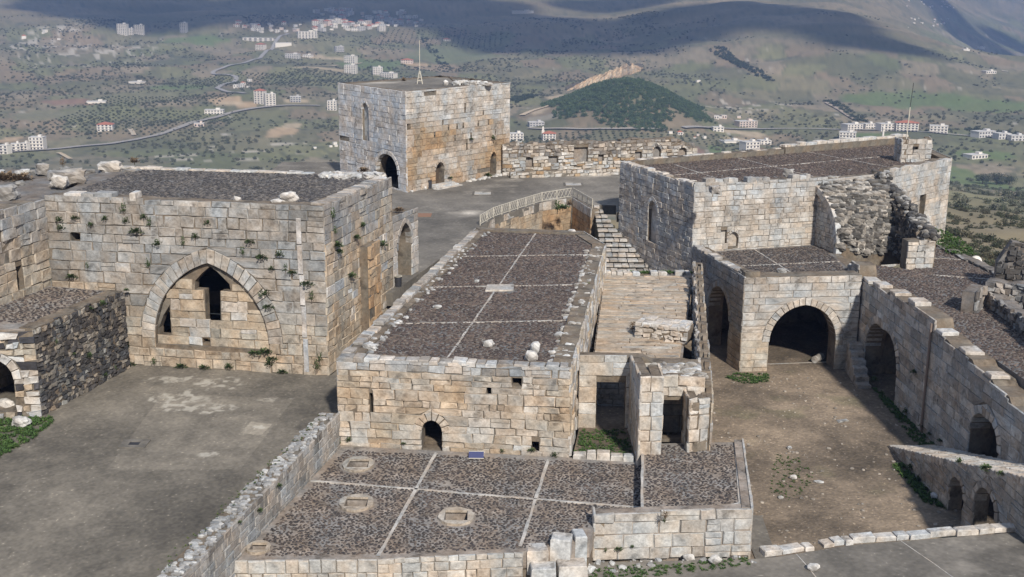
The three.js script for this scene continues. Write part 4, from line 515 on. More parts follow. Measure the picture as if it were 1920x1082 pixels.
// ---- plaza, courtyard, near roof
{
  const n = 1024, X0 = -50, X1 = -8, Z0 = -86, Z1 = -36; const W = (px, py) => { const p = hxz(px, py, 0); return [(p[0] - X0) / (X1 - X0), (p[1] - Z0) / (Z1 - Z0)]; }; const quadIn = (poly) => { const q = poly.map(a => W(...a)); return (u, v) => inPoly(u, v, q); };
  const slab = quadIn([[305, 737], [550, 748], [450, 880], [200, 880]]), slab2 = quadIn([[470, 790], [510, 795], [490, 815], [450, 812]]); const spots = [[330, 745, 0.06, 0.030], [400, 720, 0.07, 0.03], [520, 750, 0.05, 0.012], [370, 765, 0.07, 0.02], [330, 712, 0.05, 0.02], [480, 800, 0.02, 0.012], [400, 850, 0.03, 0.01]].map(([a, b, rx, ry]) => [...W(a, b), rx, ry]);
  const t = tex(n, (u, v) => { const a = tnoise(u, v, 6, 5, 41), b = tnoise(u, v, 40, 4, 42), c = tnoise(u, v, 300, 2, 43); let k = 0.39 + 0.3 * (a - 0.47) + 0.16 * (b - 0.45) + 0.16 * (c - 0.4); if (c > 0.66) k += 0.14; let w = 0; for (const [cu, cv, rx, ry] of spots) { const d = 1 - Math.hypot((u - cu) / rx, (v - cv) / ry) + 1.5 * (tnoise(u, v, 36, 4, 44) - 0.5); w = Math.max(w, clamp(d * 3)); } if (slab(u, v)) k += 0.05; if (slab2(u, v)) k += 0.09; w *= 0.75 * clamp((tnoise(u, v, 110, 4, 45) - 0.4) * 5); return [mix(k * 1.04, 0.78, w * 0.8), mix(k * 0.97, 0.75, w * 0.8), mix(k * 0.86, 0.69, w * 0.8)]; }, true, 1); t.wrapS = t.wrapT = THREE.ClampToEdgeWrapping;
  const poly = [[-50, -36], [-15.2, -36], [-15.6, -41], [-10.9, -64.6], [-10.0, -64.6], [-3.4, -103], [-8.9, -86.5], [-12, -74.3], [-50, -80]]; const g = prism(poly, -1.5, 0); const p = g.attributes.position, uv = g.attributes.uv; for (let i = 0; i < p.count; i++) uv.setXY(i, (p.getX(i) - X0) / (X1 - X0), (p.getZ(i) - Z0) / (Z1 - Z0)); struct('plaza', g, new THREE.MeshStandardMaterial({ map: t, bumpMap: fineBump, bumpScale: 0.012, roughness: 0.95 }));
  const mh = thing('drain_frame', 'square stone frame of an open drain in the left plaza', 'drain', hit(252, 833, 0)); mesh('frame', prism([[-0.75, -0.6], [0.75, -0.6], [0.75, 0.6], [-0.75, 0.6]], 0, 0.06, [[[-0.3, -0.25], [0.3, -0.25], [0.3, 0.25], [-0.3, 0.25]]]), M.conc, mh); mesh('grating', new THREE.BoxGeometry(0.6, 0.02, 0.5).translate(0, 0.015, 0), M.dark, mh);
  struct('courtyard_ground', prism([[9, -50], [40, -50], [40, -112], [14, -112]], C - 1, C), M.dirt);
  struct('paved_strip', prism([[13.6, -55], [14.6, -55.2], [15.1, -64.8], [12.5, -65], [12.5, -63.9], [13.65, -63.9]], C, C + 0.07), M.conc);
  struct('near_roof', prism([[-20, -30], [40, -30], [40, -59.2], [27.4, -57.3], [17.8, -55.6], [13.3, -54.1], [12.1, -53.9], [4.0, -53.4], [-13, -49.6], [-14, -46]], NB - 1.2, NB), M.conc);
  const kb = thing('kerb_row', 'row of pale rough kerb stones edging the near concrete roof', 'kerb'); const mk = new Masonry(kb, 142); const fk = frame([12.7, -54.1], [17.8, -55.7]), fk2 = frame([17.8, -55.7], [30, -57.9]); mk.coping(fk, 0.2, fk.L, NB + 0.02, 0.6, 0.3, () => PALE, [0.5, 1.3], 0.12); mk.coping(fk2, 0, fk2.L, NB + 0.02, 0.55, 0.3, () => PALE, [0.6, 1.5], 0.12); mk.done();
  for (const [a, b] of [[[14.6, -54.5], [15.3, -50]], [[20.4, -56.1], [22.5, -50]]]) strip(scene.getObjectByName('near_roof'), a, b, NB - 0.045, 0.05);
}
{ const r = RNG(145), L = []; for (let i = 0; i < 900; i++) { const x = rr(13.8, 28.5, r), z = rr(-92, -56, r); if (fbm(x * 0.25, z * 0.25, 3, 2) + rr(-0.25, 0.25, r) > -0.05) L.push([x, z]); } const m = sh(new THREE.InstancedMesh(cobGeo, M.pebble, L.length)); m.name = 'courtyard_stones'; m.userData = { kind: 'stuff', label: 'small pale stones scattered over the courtyard dirt', category: 'stones' }; const q = new THREE.Object3D(), c = new THREE.Color(); L.forEach(([x, z], i) => { const k = 0.03 + 0.11 * r() ** 4; q.position.set(x, C + k * 0.2, z); q.rotation.set(0, r() * 6, 0); q.scale.set(k * 1.3, k * 0.6, k); q.updateMatrix(); m.setMatrixAt(i, q.matrix); const v = rr(0.3, 0.7, r); m.setColorAt(i, c.setRGB(v, v * 0.94, v * 0.84)); }); scene.add(m); }
{ const t = thing('roof_rubble', 'line of pale rubble and broken masonry along the back of the hall roof at the left', 'rubble'); const m = new Masonry(t, 146); for (let i = 0; i < 80; i++) { const x = rr(-46, -29, m.r), w = 0.15 + 0.8 * m.r() ** 3; m.add(rockGeo(w, w * 0.5, w * 0.8, tone(m.r() < 0.3 ? PALE : [0.34, 0.33, 0.31], m.r, 0.22), i * 1.9, 0.65).rotateY(m.r() * 6).translate(x, 10.95, -90 + rr(-1, 1.6, m.r) + (m.r() < 0.25 ? rr(0, 6, m.r) : 0)), 'rubble_stone'); } for (let i = 0; i < 60; i++) { const k = m.r(), w = 0.25 + 0.8 * m.r() ** 2; m.add(rockGeo(w, w * 0.5, w * 0.8, tone(PALE, m.r, 0.22), i * 2.9, 0.65).rotateY(m.r() * 6).translate(mix(-14.5, -9.8, k), 11.12, -88.2 + rr(-0.4, 1.4, m.r)), 'rubble_stone'); } m.done(); }
// ---- loose blocks, each its own thing
const loose = (px, py, h, w, hh, d, label, col = PALE, box = 0.8) => { const p = hit(px, py, h); const t = thing('fallen_block', label, 'stone block', p, 'fallen blocks'); mesh('block', rockGeo(w, hh, d, tone(col, rnd), px + py, box), M.stone, t); t.rotation.y = rr(-0.6, 0.6); };
const RF = 11.2; loose(207, 320, RF, 1.7, 0.75, 1.1, 'white squared block near the back edge of the arched hall roof'); loose(128, 345, RF, 2.4, 1.1, 1.4, 'largest grey boulder on the left end of the arched hall roof', GREY, 0.7); loose(112, 350, RF, 1.3, 0.9, 1, 'rounded pale rock in front of the largest roof boulder', PALE, 0.3); loose(80, 325, RF, 0.9, 0.8, 0.8, 'grey upright block left of the big roof boulder', GREY); loose(12, 372, 11.1, 1.4, 0.9, 1, 'grey block on the wing wall at the left picture edge', GREY);
loose(541, 380, RF, 1.3, 0.8, 0.9, 'pale rounded rock near the right front of the arched hall roof', PALE, 0.3); loose(519, 384, RF, 0.7, 0.4, 0.5, 'small flat stone beside the pale rounded rock on the arched hall roof'); loose(445, 381, RF, 0.5, 0.5, 0.4, 'small squared stone at the middle of the arched hall parapet');
loose(694, 655, 4.1, 0.85, 0.4, 0.6, 'white tilted block at the front left of the long hall roof'); loose(916, 650, 4.1, 0.6, 0.45, 0.5, 'squared white block lying near the centre front of the long hall roof'); loose(995, 676, 4.1, 0.75, 0.65, 0.6, 'white block at the front right corner of the long hall roof'); loose(1003, 662, 4.1, 0.55, 0.75, 0.5, 'upright white stone behind the front right corner block of the long hall', PALE, 0.7); loose(1072, 437, 4.1, 0.7, 0.35, 0.6, 'pale block near the back right corner of the long hall roof', PALE); loose(820, 578, 4.1, 0.55, 0.25, 0.45, 'flat pale stone on the left half of the long hall roof'); loose(894, 530, 4.1, 0.3, 0.25, 0.25, 'tiny white stone beside the hatch on the long hall roof');
loose(40, 797, 0.1, 1.0, 0.55, 0.7, 'white angular rock in the grass at the left edge of the plaza', PALE, 0.5); loose(8, 770, 0, 1.5, 0.8, 1, 'pale boulder beside the rubble archway at the left edge', PALE, 0.3); loose(1525, 1068, NB, 0.6, 0.35, 0.5, 'single rock at the foot of the terrace retaining wall', PALE, 0.4); loose(1340, 1055, NB, 0.7, 0.4, 0.5, 'pale rock below the big terrace blocks', PALE, 0.4);
loose(1480, 842, C, 0.35, 0.25, 0.3, 'white stone highest in the scatter on the courtyard dirt', PALE, 0.4); loose(1487, 898, C, 0.45, 0.3, 0.35, 'white stone on a grass tuft in the courtyard', PALE, 0.4); loose(1535, 905, C, 0.6, 0.15, 0.3, 'flat buried stone in the middle of the courtyard', PALE, 0.4); loose(1580, 790, C, 0.9, 0.12, 0.35, 'flat grey slab lying on the courtyard dirt', GREY, 0.7); loose(1464, 935, C, 0.35, 0.2, 0.3, 'lowest white stone of the courtyard scatter', PALE, 0.4); loose(1752, 935, C, 0.5, 0.4, 0.4, 'rounded white stone in the weeds under the ramp', PALE, 0.3);
loose(1340, 362, 8.2, 0.8, 0.7, 0.7, 'left block of the three standing on the chapel parapet', GREY); loose(1478, 330, 8.2, 0.9, 0.7, 0.7, 'block on the chapel parapet next to the broken vault', GREY); loose(1600, 508, LV, 0.9, 0.6, 0.7, 'pale block on the loggia roof at the wall corner', PALE); loose(1465, 512, LV + 0.5, 0.8, 0.45, 0.5, 'rounded stone on the loggia parapet', GREY, 0.3);
{ const p = hit(893, 858, T); const t = thing('solar_panel', 'small blue glazed panel leaning on the terrace by the long hall', 'panel', p); const g = new THREE.BoxGeometry(0.86, 0.05, 0.55); g.rotateX(0.35); g.translate(0, 0.17, 0); mesh('glass', g, new THREE.MeshStandardMaterial({ color: new THREE.Color(0.06, 0.07, 0.16), roughness: 0.2 }), t); mesh('frame', mergeGeometries([bar([-0.44, 0.06, 0.27], [0.44, 0.06, 0.27], 0.025), bar([-0.44, 0.28, -0.25], [0.44, 0.28, -0.25], 0.025), bar([-0.42, 0, -0.25], [-0.42, 0.28, -0.25], 0.02), bar([0.42, 0, -0.25], [0.42, 0.28, -0.25], 0.02)]), M.cream, t); }
{ const t = thing('litter_bin', 'dark lattice litter bin at the foot of the passage arch', 'bin', hit(747, 537, B)); mesh('bucket', new THREE.CylinderGeometry(0.28, 0.24, 0.8, 10).translate(0, 0.4, 0), M.dark, t); mesh('rim', new THREE.TorusGeometry(0.28, 0.03, 6, 14).rotateX(Math.PI / 2).translate(0, 0.8, 0), M.cream, t); const t2 = thing('litter_bin', 'dark litter bin standing by the tower doorstep', 'bin', hit(805, 353, B)); mesh('bucket', new THREE.CylinderGeometry(0.3, 0.3, 0.9, 10).translate(0, 0.45, 0), M.dark, t2); mesh('lid', new THREE.CylinderGeometry(0.32, 0.32, 0.08, 10).translate(0, 0.93, 0), M.timber, t2); }
for (const [px, py, l] of [[792, 404, 'rusty square hatch cover let into the grey terrace'], [905, 363, 'pale square hatch cover on the terrace before the tower'], [1075, 346, 'white square hatch cover on the terrace before the curtain wall']]) { const t = thing('hatch_cover', l, 'hatch', hit(px, py, B)); mesh('cover', prism([[-0.9, -0.9], [0.9, -0.9], [0.9, 0.9], [-0.9, 0.9]], 0, 0.07), px === 792 ? new THREE.MeshStandardMaterial({ color: new THREE.Color(0.24, 0.13, 0.08), roughness: 0.9 }) : M.white, t); mesh('frame', prism([[-1.15, -1.15], [1.15, -1.15], [1.15, 1.15], [-1.15, 1.15]], 0, 0.035), M.conc, t); }

// ------------------------------------------------------------------ landscape
const tanAz = px => (px - 960) / F;
const lerpTab = (tab, d) => { for (let i = 1; i < tab.length; i++) if (d < tab[i][0]) { const [a, u] = tab[i - 1], [b, v] = tab[i]; const t = (d - a) / (b - a); return mix(u, v, t * t * (3 - 2 * t) * 0.5 + t * 0.5); } return tab[tab.length - 1][1]; };
const PA = [[0, -152], [1000, -150], [1400, -149], [1800, -138], [2500, -100], [3200, -46], [4000, 30], [6000, 230], [9000, 520], [22000, 1100]], PB = [[0, -155], [1000, -150], [1500, -150], [2000, -138], [2600, -112], [3000, -140], [4000, -225], [5000, -195], [7000, -20], [9000, 230], [22000, 1100]];
const MC = (() => { const d = ray(1178, 195); const l = Math.hypot(d.x, d.z); return [d.x / l * 1620, d.z / l * 1620]; })();
function heightAt(x, z) {
  const d = Math.hypot(x, z), a = x / Math.max(1, -z) * 0.97; const w = sstep(0.24, 0.44, a); let h = mix(lerpTab(PA, d), lerpTab(PB, d), w);
  const far = sstep(700, 2600, d); h += far * (fbm(x / 520 + 3, z / 520, 4) * 46 + fbm(x / 150, z / 150, 3, 5) * 9) + fbm(x / 90, z / 90, 3, 9) * 3 * sstep(300, 700, d);
  h += far * 55 * sstep(0.06, 0.2, a) * (1 - sstep(0.24, 0.4, a)) * sstep(1900, 2900, d);
  const mx = x - MC[0], mz = z - MC[1]; h += 50 * Math.exp(-((mx / 88) ** 2 + (mz / 160) ** 2));
  const e = Math.max(0, Math.hypot((x - 4) / 62, (z + 90) / 88) - 1) * 70; const k = mix(0.34, 0.165, sstep(0.2, 0.36, a)); const hc = -9 - k * e + fbm(x / 40, z / 40, 3, 2) * Math.min(6, e * 0.05);
  const m = Math.max(h, hc), q = Math.abs(h - hc); return q < 14 ? m + (14 - q) ** 2 / 56 : m;
}
function ground(px, py) { const d = ray(px, py); let t0 = 200; for (let t = 200; t < 15000; t *= 1.012) { const x = d.x * t, z = d.z * t; if (CAMY + d.y * t < heightAt(x, z)) { let a = t0, b = t; for (let i = 0; i < 18; i++) { const m = (a + b) / 2; if (CAMY + d.y * m < heightAt(d.x * m, d.z * m)) b = m; else a = m; } return [d.x * b, heightAt(d.x * b, d.z * b), d.z * b, b]; } t0 = t; } return [d.x * 9000, 300, d.z * 9000, 9000]; }
// patches of bare soil, fields and cut rock: [px, py, half width, half height, colour, hard edge]
const G_ = [0.105, 0.14, 0.048], RB = [0.21, 0.125, 0.085], TN = [0.40, 0.31, 0.205], OR = [0.40, 0.28, 0.17], LT = [0.25, 0.22, 0.165];
const patches = [[425, 188, 34, 7, OR], [462, 195, 24, 7, OR], [530, 246, 34, 9, OR], [548, 236, 20, 6, TN], [150, 191, 70, 6, RB], [610, 108, 42, 3, TN], [600, 127, 60, 2, TN], [1302, 285, 26, 13, RB], [1348, 284, 20, 12, G_], [1432, 285, 14, 8, RB], [1392, 250, 42, 5, TN], [1380, 262, 26, 4, TN], [1010, 207, 24, 4, TN], [1052, 183, 26, 4, TN], [1020, 222, 40, 6, LT], [700, 120, 70, 12, G_], [850, 105, 85, 14, [0.13, 0.14, 0.07]], [370, 75, 70, 8, G_], [340, 165, 70, 4, G_], [250, 185, 80, 10, [0.15, 0.14, 0.075]], [100, 215, 80, 10, [0.16, 0.15, 0.085]], [1700, 190, 130, 16, G_], [1850, 200, 90, 14, G_], [1640, 255, 60, 6, G_], [1850, 290, 60, 9, G_], [1860, 350, 60, 20, G_], [440, 195, 30, 3, TN], [15, 262, 20, 6, OR], [780, 120, 30, 4, OR], [560, 190, 30, 3, TN]].map(([px, py, rx, ry, c]) => { const g = ground(px, py), f = ground(px, py - ry), n = ground(px, py + ry); return { x: g[0], z: g[2], rx: rx * g[3] / F, rz: Math.max(12, Math.hypot(f[0] - n[0], f[2] - n[2]) / 2), c }; });
const terr = [[480, 280, 110, 24], [330, 292, 60, 12], [170, 100, 120, 30], [60, 80, 90, 30], [1400, 200, 120, 20]].map(([px, py, rx, ry]) => { const g = ground(px, py), f = ground(px, py - ry), n = ground(px, py + ry); return { x: g[0], z: g[2], rx: rx * g[3] / F, rz: Math.hypot(f[0] - n[0], f[2] - n[2]) / 2 }; });
function cell(x, z, s) { const i = Math.floor(x / s), j = Math.floor(z / s); let b = 1e9, b2 = 1e9, id = 0; for (let a = -1; a < 2; a++) for (let c = -1; c < 2; c++) { const h = Math.imul(i + a, 73856093) ^ Math.imul(j + c, 19349663); const q = RNG(h); const px = (i + a + q()) * s, pz = (j + c + q()) * s; const d = Math.hypot(px - x, (pz - z) * 0.6); if (d < b) { b2 = b; b = d; id = q(); } else if (d < b2) b2 = d; } return [id, b2 - b]; }
function landColor(x, z, h) {
  let c = mixc([0.105, 0.095, 0.05], [0.25, 0.19, 0.115], clamp(0.45 + fbm(x / 260, z / 260, 4, 3) * 1.5)); const pal = [[0.12, 0.145, 0.058], [0.22, 0.16, 0.105], [0.175, 0.165, 0.09], [0.088, 0.10, 0.048], [0.145, 0.165, 0.068], [0.26, 0.21, 0.145]];
  const [id, ed] = cell(x + 25 * N3(x / 60, z / 60, 1), z + 25 * N3(x / 60, z / 60, 4), 85), fl = sstep(-40, -90, h); c = mixc(c, pal[Math.floor(id * 6)], 0.5 * fl); if (ed < 4) c = mixc(c, [0.08, 0.082, 0.046], 0.55 * fl);
  c = mixc(c, [0.11, 0.105, 0.06], clamp(0.2 + 1.8 * fbm(x / 340, z / 180, 4, 12)) * 0.6);
  const s = fbm(x / 17, z / 17, 3, 21); if (s > 0.1) c = mixc(c, [0.062, 0.068, 0.038], clamp((s - 0.1) * 4) * 0.7); if (s < -0.34) c = mixc(c, [0.38, 0.34, 0.28], clamp((-0.34 - s) * 6) * fl);
  for (const t of terr) { const k = 1 - Math.hypot((x - t.x) / t.rx, (z - t.z) / t.rz) + fbm(x / 70, z / 70, 2, 4) * 0.6; if (k > 0) { const q = h / 3.2 + 0.4 * N3(x / 70, z / 70, 3) + z / 34; const fr = q - Math.floor(q); if (fr < 0.2) c = mixc(c, [0.42, 0.37, 0.3], clamp(k * 3) * 0.75 * (N3(x / 14, z / 14, 8) > -0.2 ? 1 : 0.15)); } }
  for (const p of patches) { const k = 1 - Math.hypot((x - p.x) / p.rx, (z - p.z) / p.rz) + fbm(x / 40, z / 40, 3, 6) * 0.55; if (k > 0) c = mixc(c, p.c, clamp(k * 6) * 0.85); }
  const g = 1.2 * (1 + 0.22 * N3(x / 7, z / 7, 2)); return c.map(v => v * g);
}
{
  const cols = []; for (let i = -60; i < 0; i++) cols.push(-0.5 + i / 60 * 0.62); for (let i = 0; i <= 600; i++) cols.push(-0.5 + i / 600); for (let i = 1; i <= 60; i++) cols.push(0.5 + i / 60 * 0.62);
  const rows = []; const nR = 470; for (let i = 0; i <= nR; i++) rows.push(60 * Math.pow(21000 / 60, i / nR)); const nc = cols.length; const pos = new Float32Array(nc * rows.length * 3), col = new Float32Array(nc * rows.length * 3); let k = 0; for (const r of rows) for (const a of cols) { const x = Math.sin(a) * r, z = -Math.cos(a) * r, h = heightAt(x, z); pos[k] = x; pos[k + 1] = h; pos[k + 2] = z; const c = landColor(x, z, h); col[k] = c[0]; col[k + 1] = c[1]; col[k + 2] = c[2]; k += 3; }
  const idx = []; for (let j = 0; j < nR; j++) for (let i = 0; i < nc - 1; i++) { const a = j * nc + i; idx.push(a, a + 1, a + nc, a + 1, a + nc + 1, a + nc); } const g = new THREE.BufferGeometry(); g.setAttribute('position', new THREE.BufferAttribute(pos, 3)); g.setAttribute('color', new THREE.BufferAttribute(col, 3)); g.setIndex(idx); g.computeVertexNormals(); struct('hills', g, new THREE.MeshStandardMaterial({ vertexColors: true, roughness: 1 }));
}
// roads draped on the land
const roadPts = [];
function road(name, pxs, w, col) { const P = []; for (let i = 0; i < pxs.length - 1; i++) { const a = ground(...pxs[i]), b = ground(...pxs[i + 1]); const n = Math.max(2, Math.ceil(Math.hypot(a[0] - b[0], a[2] - b[2]) / 12)); for (let k = 0; k < n; k++) P.push([mix(a[0], b[0], k / n), mix(a[2], b[2], k / n)]); } const S = P.map((p, i) => { let x = 0, z = 0, n = 0; for (let k = -4; k <= 4; k++) if (P[i + k]) { x += P[i + k][0]; z += P[i + k][1]; n++; } return [x / n, z / n]; }); const g = new GB(); roadPts.push(...S); for (let i = 0; i < S.length - 1; i++) { const f = frame(S[i], S[i + 1]); if (f.L < 0.01) continue; const Q = (u, s) => { const p = f.P(u, 0, s); p[1] = Math.max(heightAt(p[0], p[2]), heightAt(...[f.P(u, 0, 0)[0], f.P(u, 0, 0)[2]])) + 1.3; return p; }; g.quad(Q(0, -w / 2), Q(0, w / 2), Q(f.L + 0.5, w / 2), Q(f.L + 0.5, -w / 2), col.map(v => v * 1.75), [[0, 0], [0, w], [f.L, w], [f.L, 0]]); } struct(name, g.geo(), M.stone); }
road('road', [[-30, 291], [90, 282], [180, 274], [270, 261], [340, 240], [390, 223], [430, 212], [480, 202], [560, 197], [640, 200]], 9, [0.30, 0.29, 0.27]); road('road', [[470, 180], [430, 172], [402, 170], [412, 161], [440, 154], [452, 149], [440, 141], [400, 140], [380, 140], [440, 122], [480, 112], [498, 98], [514, 84], [530, 66], [560, 58]], 8, [0.30, 0.30, 0.30]); road('road', [[1260, 245], [1350, 241], [1450, 240], [1570, 245], [1620, 244], [1720, 248], [1800, 253], [1925, 264]], 9, [0.32, 0.31, 0.29]); road('road', [[960, 240], [1050, 242], [1150, 246], [1300, 249]], 8, [0.36, 0.34, 0.3]); road('track', [[975, 222], [985, 212], [1010, 203], [1060, 190], [1085, 172], [1120, 158]], 9, [0.5, 0.42, 0.31]); road('track', [[1545, 190], [1575, 208], [1612, 232]], 6, [0.36, 0.31, 0.25]); road('track', [[560, 125], [600, 126], [660, 123], [690, 117]], 6, [0.48, 0.42, 0.32]); road('track', [[240, 238], [250, 255], [262, 262]], 6, [0.42, 0.37, 0.29]); road('track', [[1855, 130], [1890, 135], [1925, 139]], 7, [0.5, 0.48, 0.44]); road('track', [[100, 283], [120, 292], [145, 304]], 5, [0.48, 0.4, 0.28]);
// quarry cut behind the wooded mound
{ const g = new GB(); const pb = [[1062, 172], [1085, 166], [1105, 162], [1125, 158], [1145, 152], [1165, 146], [1185, 139], [1206, 131]], hs = [1, 8, 13, 16, 18, 19, 18, 4]; const b = pb.map(p => ground(...p)), q = RNG(4), K = 8, S = 7, n = (b.length - 1) * K; const at = (c, s) => { const i = Math.min(b.length - 2, Math.floor(c / K)), t = c / K - i, k = s / S; const x = mix(b[i][0], b[i + 1][0], t), z = mix(b[i][2], b[i + 1][2], t), h = mix(hs[i], hs[i + 1], t) * (1 + 0.25 * N3(c * 0.4, 1, 1)); const j = 3.2 * N3(c * 0.55, k * 2.3, 1) + 2 * N3(c * 1.7, k * 5, 2); return [x + j * 0.5, heightAt(x, z) - 2 + (h + 2) * k, z - 5 * k + j]; };
  for (let c = 0; c < n; c++) { const st = tone([0.72, 0.57, 0.40], q, 0.12); for (let s = 0; s < S; s++) g.quad(at(c, s), at(c + 1, s), at(c + 1, s + 1), at(c, s + 1), tone(st, q, 0.08), [[c, s], [c + 1, s], [c + 1, s + 1], [c, s + 1]]); const A = at(c, S), D = at(c + 1, S); const W = p => [p[0], heightAt(p[0], p[2] - 70) - 1, p[2] - 70]; g.quad(A, D, W(D), W(A), [0.2, 0.17, 0.11], [[c, 0], [c + 1, 0], [c + 1, 9], [c, 9]]); } struct('quarry_face', g.geo(), M.stone); }
// trees of the valley: groves nobody could count
const crownGeo = (() => { const g = new GB(), r = RNG(55); for (let i = 0; i < 130; i++) { const c = i % 6, a = c * 2.4, cx = 0.42 * Math.cos(a) * (c > 0 ? 1 : 0), cz = 0.42 * Math.sin(a) * (c > 0 ? 1 : 0), cy = 0.55 + 0.28 * N3(c * 1.9, 3, 1); const d = new THREE.Vector3(r() - 0.5, r() - 0.5, r() - 0.5).normalize().multiplyScalar(0.5 * Math.cbrt(0.3 + 0.7 * r())); const p = [cx + d.x, cy + d.y, cz + d.z], w = 0.3, n = () => rr(-w, w, r); g.tri(p, [p[0] + n(), p[1] + n(), p[2] + n()], [p[0] + n(), p[1] + n(), p[2] + n()], [1, 1, 1], [0, 0], [1, 0], [1, 1]); } return g.geo(); })();
function grove(name, pts, cols, label) { const m = sh(new THREE.InstancedMesh(crownGeo, new THREE.MeshStandardMaterial({ color: new THREE.Color(1.0, 1.0, 1.0), roughness: 1, side: THREE.DoubleSide }), pts.length)); m.name = name; m.userData = { kind: 'stuff', label, category: 'trees' }; const q = new THREE.Object3D(), c = new THREE.Color(), r = RNG(pts.length); pts.forEach(([x, z, s, t], i) => { q.position.set(x, heightAt(x, z) - s * 0.15, z); q.rotation.set(0, r() * 6, 0); q.scale.set(s * rr(0.8, 1.2, r), s * rr(0.8, 1.25, r) * (t || 1), s * rr(0.8, 1.2, r)); q.updateMatrix(); m.setMatrixAt(i, q.matrix); const k = cols[Math.floor(r() * cols.length)], v = rr(0.75, 1.25, r); m.setColorAt(i, c.setRGB(k[0] * v, k[1] * v, k[2] * v)); }); scene.add(m); }
{
  const RG = new Set(); for (const [x, z] of roadPts) for (let a = -1; a < 2; a++) for (let b = -1; b < 2; b++) RG.add((Math.floor(x / 12) + a) + ',' + (Math.floor(z / 12) + b * 1)); for (const [x, z] of roadPts) for (let b = 1; b < 4; b++) RG.add(Math.floor(x / 12) + ',' + (Math.floor(z / 12) + b)); const near = (x, z) => RG.has(Math.floor(x / 12) + ',' + Math.floor(z / 12));
  const r = RNG(31), pts = []; for (let i = 0; i < 60000 && pts.length < 17000; i++) { const d = Math.sqrt(mix(430 ** 2, 3100 ** 2, r())), a = rr(-0.5, 0.5, r), x = Math.sin(a) * d, z = -Math.cos(a) * d; if (Math.hypot((x - MC[0]) / 130, (z - MC[1]) / 200) < 1.2) continue; const n = fbm(x / 130, z / 130, 3, 6); const az = x / -z, hl = sstep(0.1, 0.2, az) * sstep(1650, 1950, d); if (n + rr(-0.28, 0.28, r) < 0.06 + hl * 0.26 + sstep(2200, 2600, d) * 0.15) continue; if (near(x, z)) continue; if (patches.some(p => p.c !== G_ && Math.hypot((x - p.x) / p.rx, (z - p.z) / p.rz) < 1.1)) continue; pts.push([x, z, rr(1.3, 2.9, r)]); } grove('olive_grove', pts, [[0.085, 0.092, 0.056], [0.105, 0.11, 0.072], [0.07, 0.08, 0.046], [0.12, 0.12, 0.082]], 'scattered grey green olive trees and scrub across the valley');
  const sc = []; for (let i = 0; i < 9000 && sc.length < 2600; i++) { const d = rr(150, 520, r), a = rr(0.25, 0.5, r), x = Math.sin(a) * d, z = -Math.cos(a) * d; if (x < 58 && z > -150) continue; if (fbm(x / 22, z / 22, 3, 3) + rr(-0.2, 0.2, r) > 0.05) sc.push([x, z, 0.25 + 1.1 * r() ** 2.5]); } grove('scrub', sc, [[0.04, 0.046, 0.024], [0.055, 0.06, 0.03], [0.075, 0.068, 0.04]], 'low dark scrub on the steep slope below the castle at the right');
  const o2 = []; for (const [px, py, nx, nz, s] of [[545, 152, 34, 12, 9], [1140, 256, 40, 6, 8], [270, 232, 26, 14, 9], [830, 75, 24, 10, 12], [300, 190, 20, 8, 10]]) { const g = ground(px, py); for (let i = 0; i < nx; i++) for (let j = 0; j < nz; j++) o2.push([g[0] + (i - nx / 2) * s + rr(-1, 1, r), g[2] + (j - nz / 2) * s * 1.6 + rr(-1, 1, r), rr(1.6, 2.4, r)]); } grove('orchard', o2, [[0.06, 0.075, 0.04], [0.075, 0.085, 0.05]], 'orchard trees planted in rows on the valley floor');
  const pn = []; for (let i = 0; i < 5200; i++) { const a = r() * 6.283, q = Math.sqrt(r()) * 1.25, x = MC[0] + Math.cos(a) * q * 104, z = MC[1] + Math.sin(a) * q * 180; if (q > 0.95 + 0.5 * N3(a * 1.6, 1, 1) + rr(-0.12, 0.12, r) || fbm(x / 26, z / 26, 2, 4) < -0.3) continue; pn.push([x, z, rr(2.4, 3.9, r), 1.25]); } grove('pine_wood', pn, [[0.07, 0.105, 0.046], [0.086, 0.12, 0.055], [0.06, 0.092, 0.042]], 'dense dark green wood covering the conical mound in the valley');
  const hd = []; for (const [a, b, n] of [[[1340, 95], [1440, 150], 160], [[1350, 90], [1400, 130], 120], [[1555, 190], [1620, 232], 80], [[790, 60], [840, 130], 90], [[960, 190], [1000, 180], 100], [[1820, 245], [1920, 255], 70]]) { const p = ground(...a), q = ground(...b); for (let i = 0; i < n; i++) { const k = r(); hd.push([mix(p[0], q[0], k) + rr(-9, 9, r), mix(p[2], q[2], k) + rr(-14, 14, r), rr(2, 4, r)]); } } grove('hedgerow', hd, [[0.042, 0.055, 0.03], [0.055, 0.068, 0.036]], 'dark hedgerows and tree belts running down the slopes');
}
// ------------------------------------------------------------------ buildings in the valley
const HM = { w: new THREE.MeshStandardMaterial({ color: new THREE.Color(0.70, 0.64, 0.56), roughness: 0.9 }), p: new THREE.MeshStandardMaterial({ color: new THREE.Color(0.62, 0.50, 0.42), roughness: 0.9 }), g: new THREE.MeshStandardMaterial({ color: new THREE.Color(0.44, 0.42, 0.40), roughness: 0.9 }), r: new THREE.MeshStandardMaterial({ color: new THREE.Color(0.42, 0.15, 0.09), roughness: 0.9 }), c: new THREE.MeshStandardMaterial({ color: new THREE.Color(0.56, 0.53, 0.49), roughness: 0.9 }), win: new THREE.MeshStandardMaterial({ color: new THREE.Color(0.05, 0.05, 0.06), roughness: 0.4 }) };
const boxG = new THREE.BoxGeometry(1, 1, 1).translate(0, 0.5, 0);
const bx = (name, m, par, x, y, z, w, h, d) => { const o = mesh(name, boxG, m, par); o.position.set(x, y, z); o.scale.set(w, h, d); return o; };
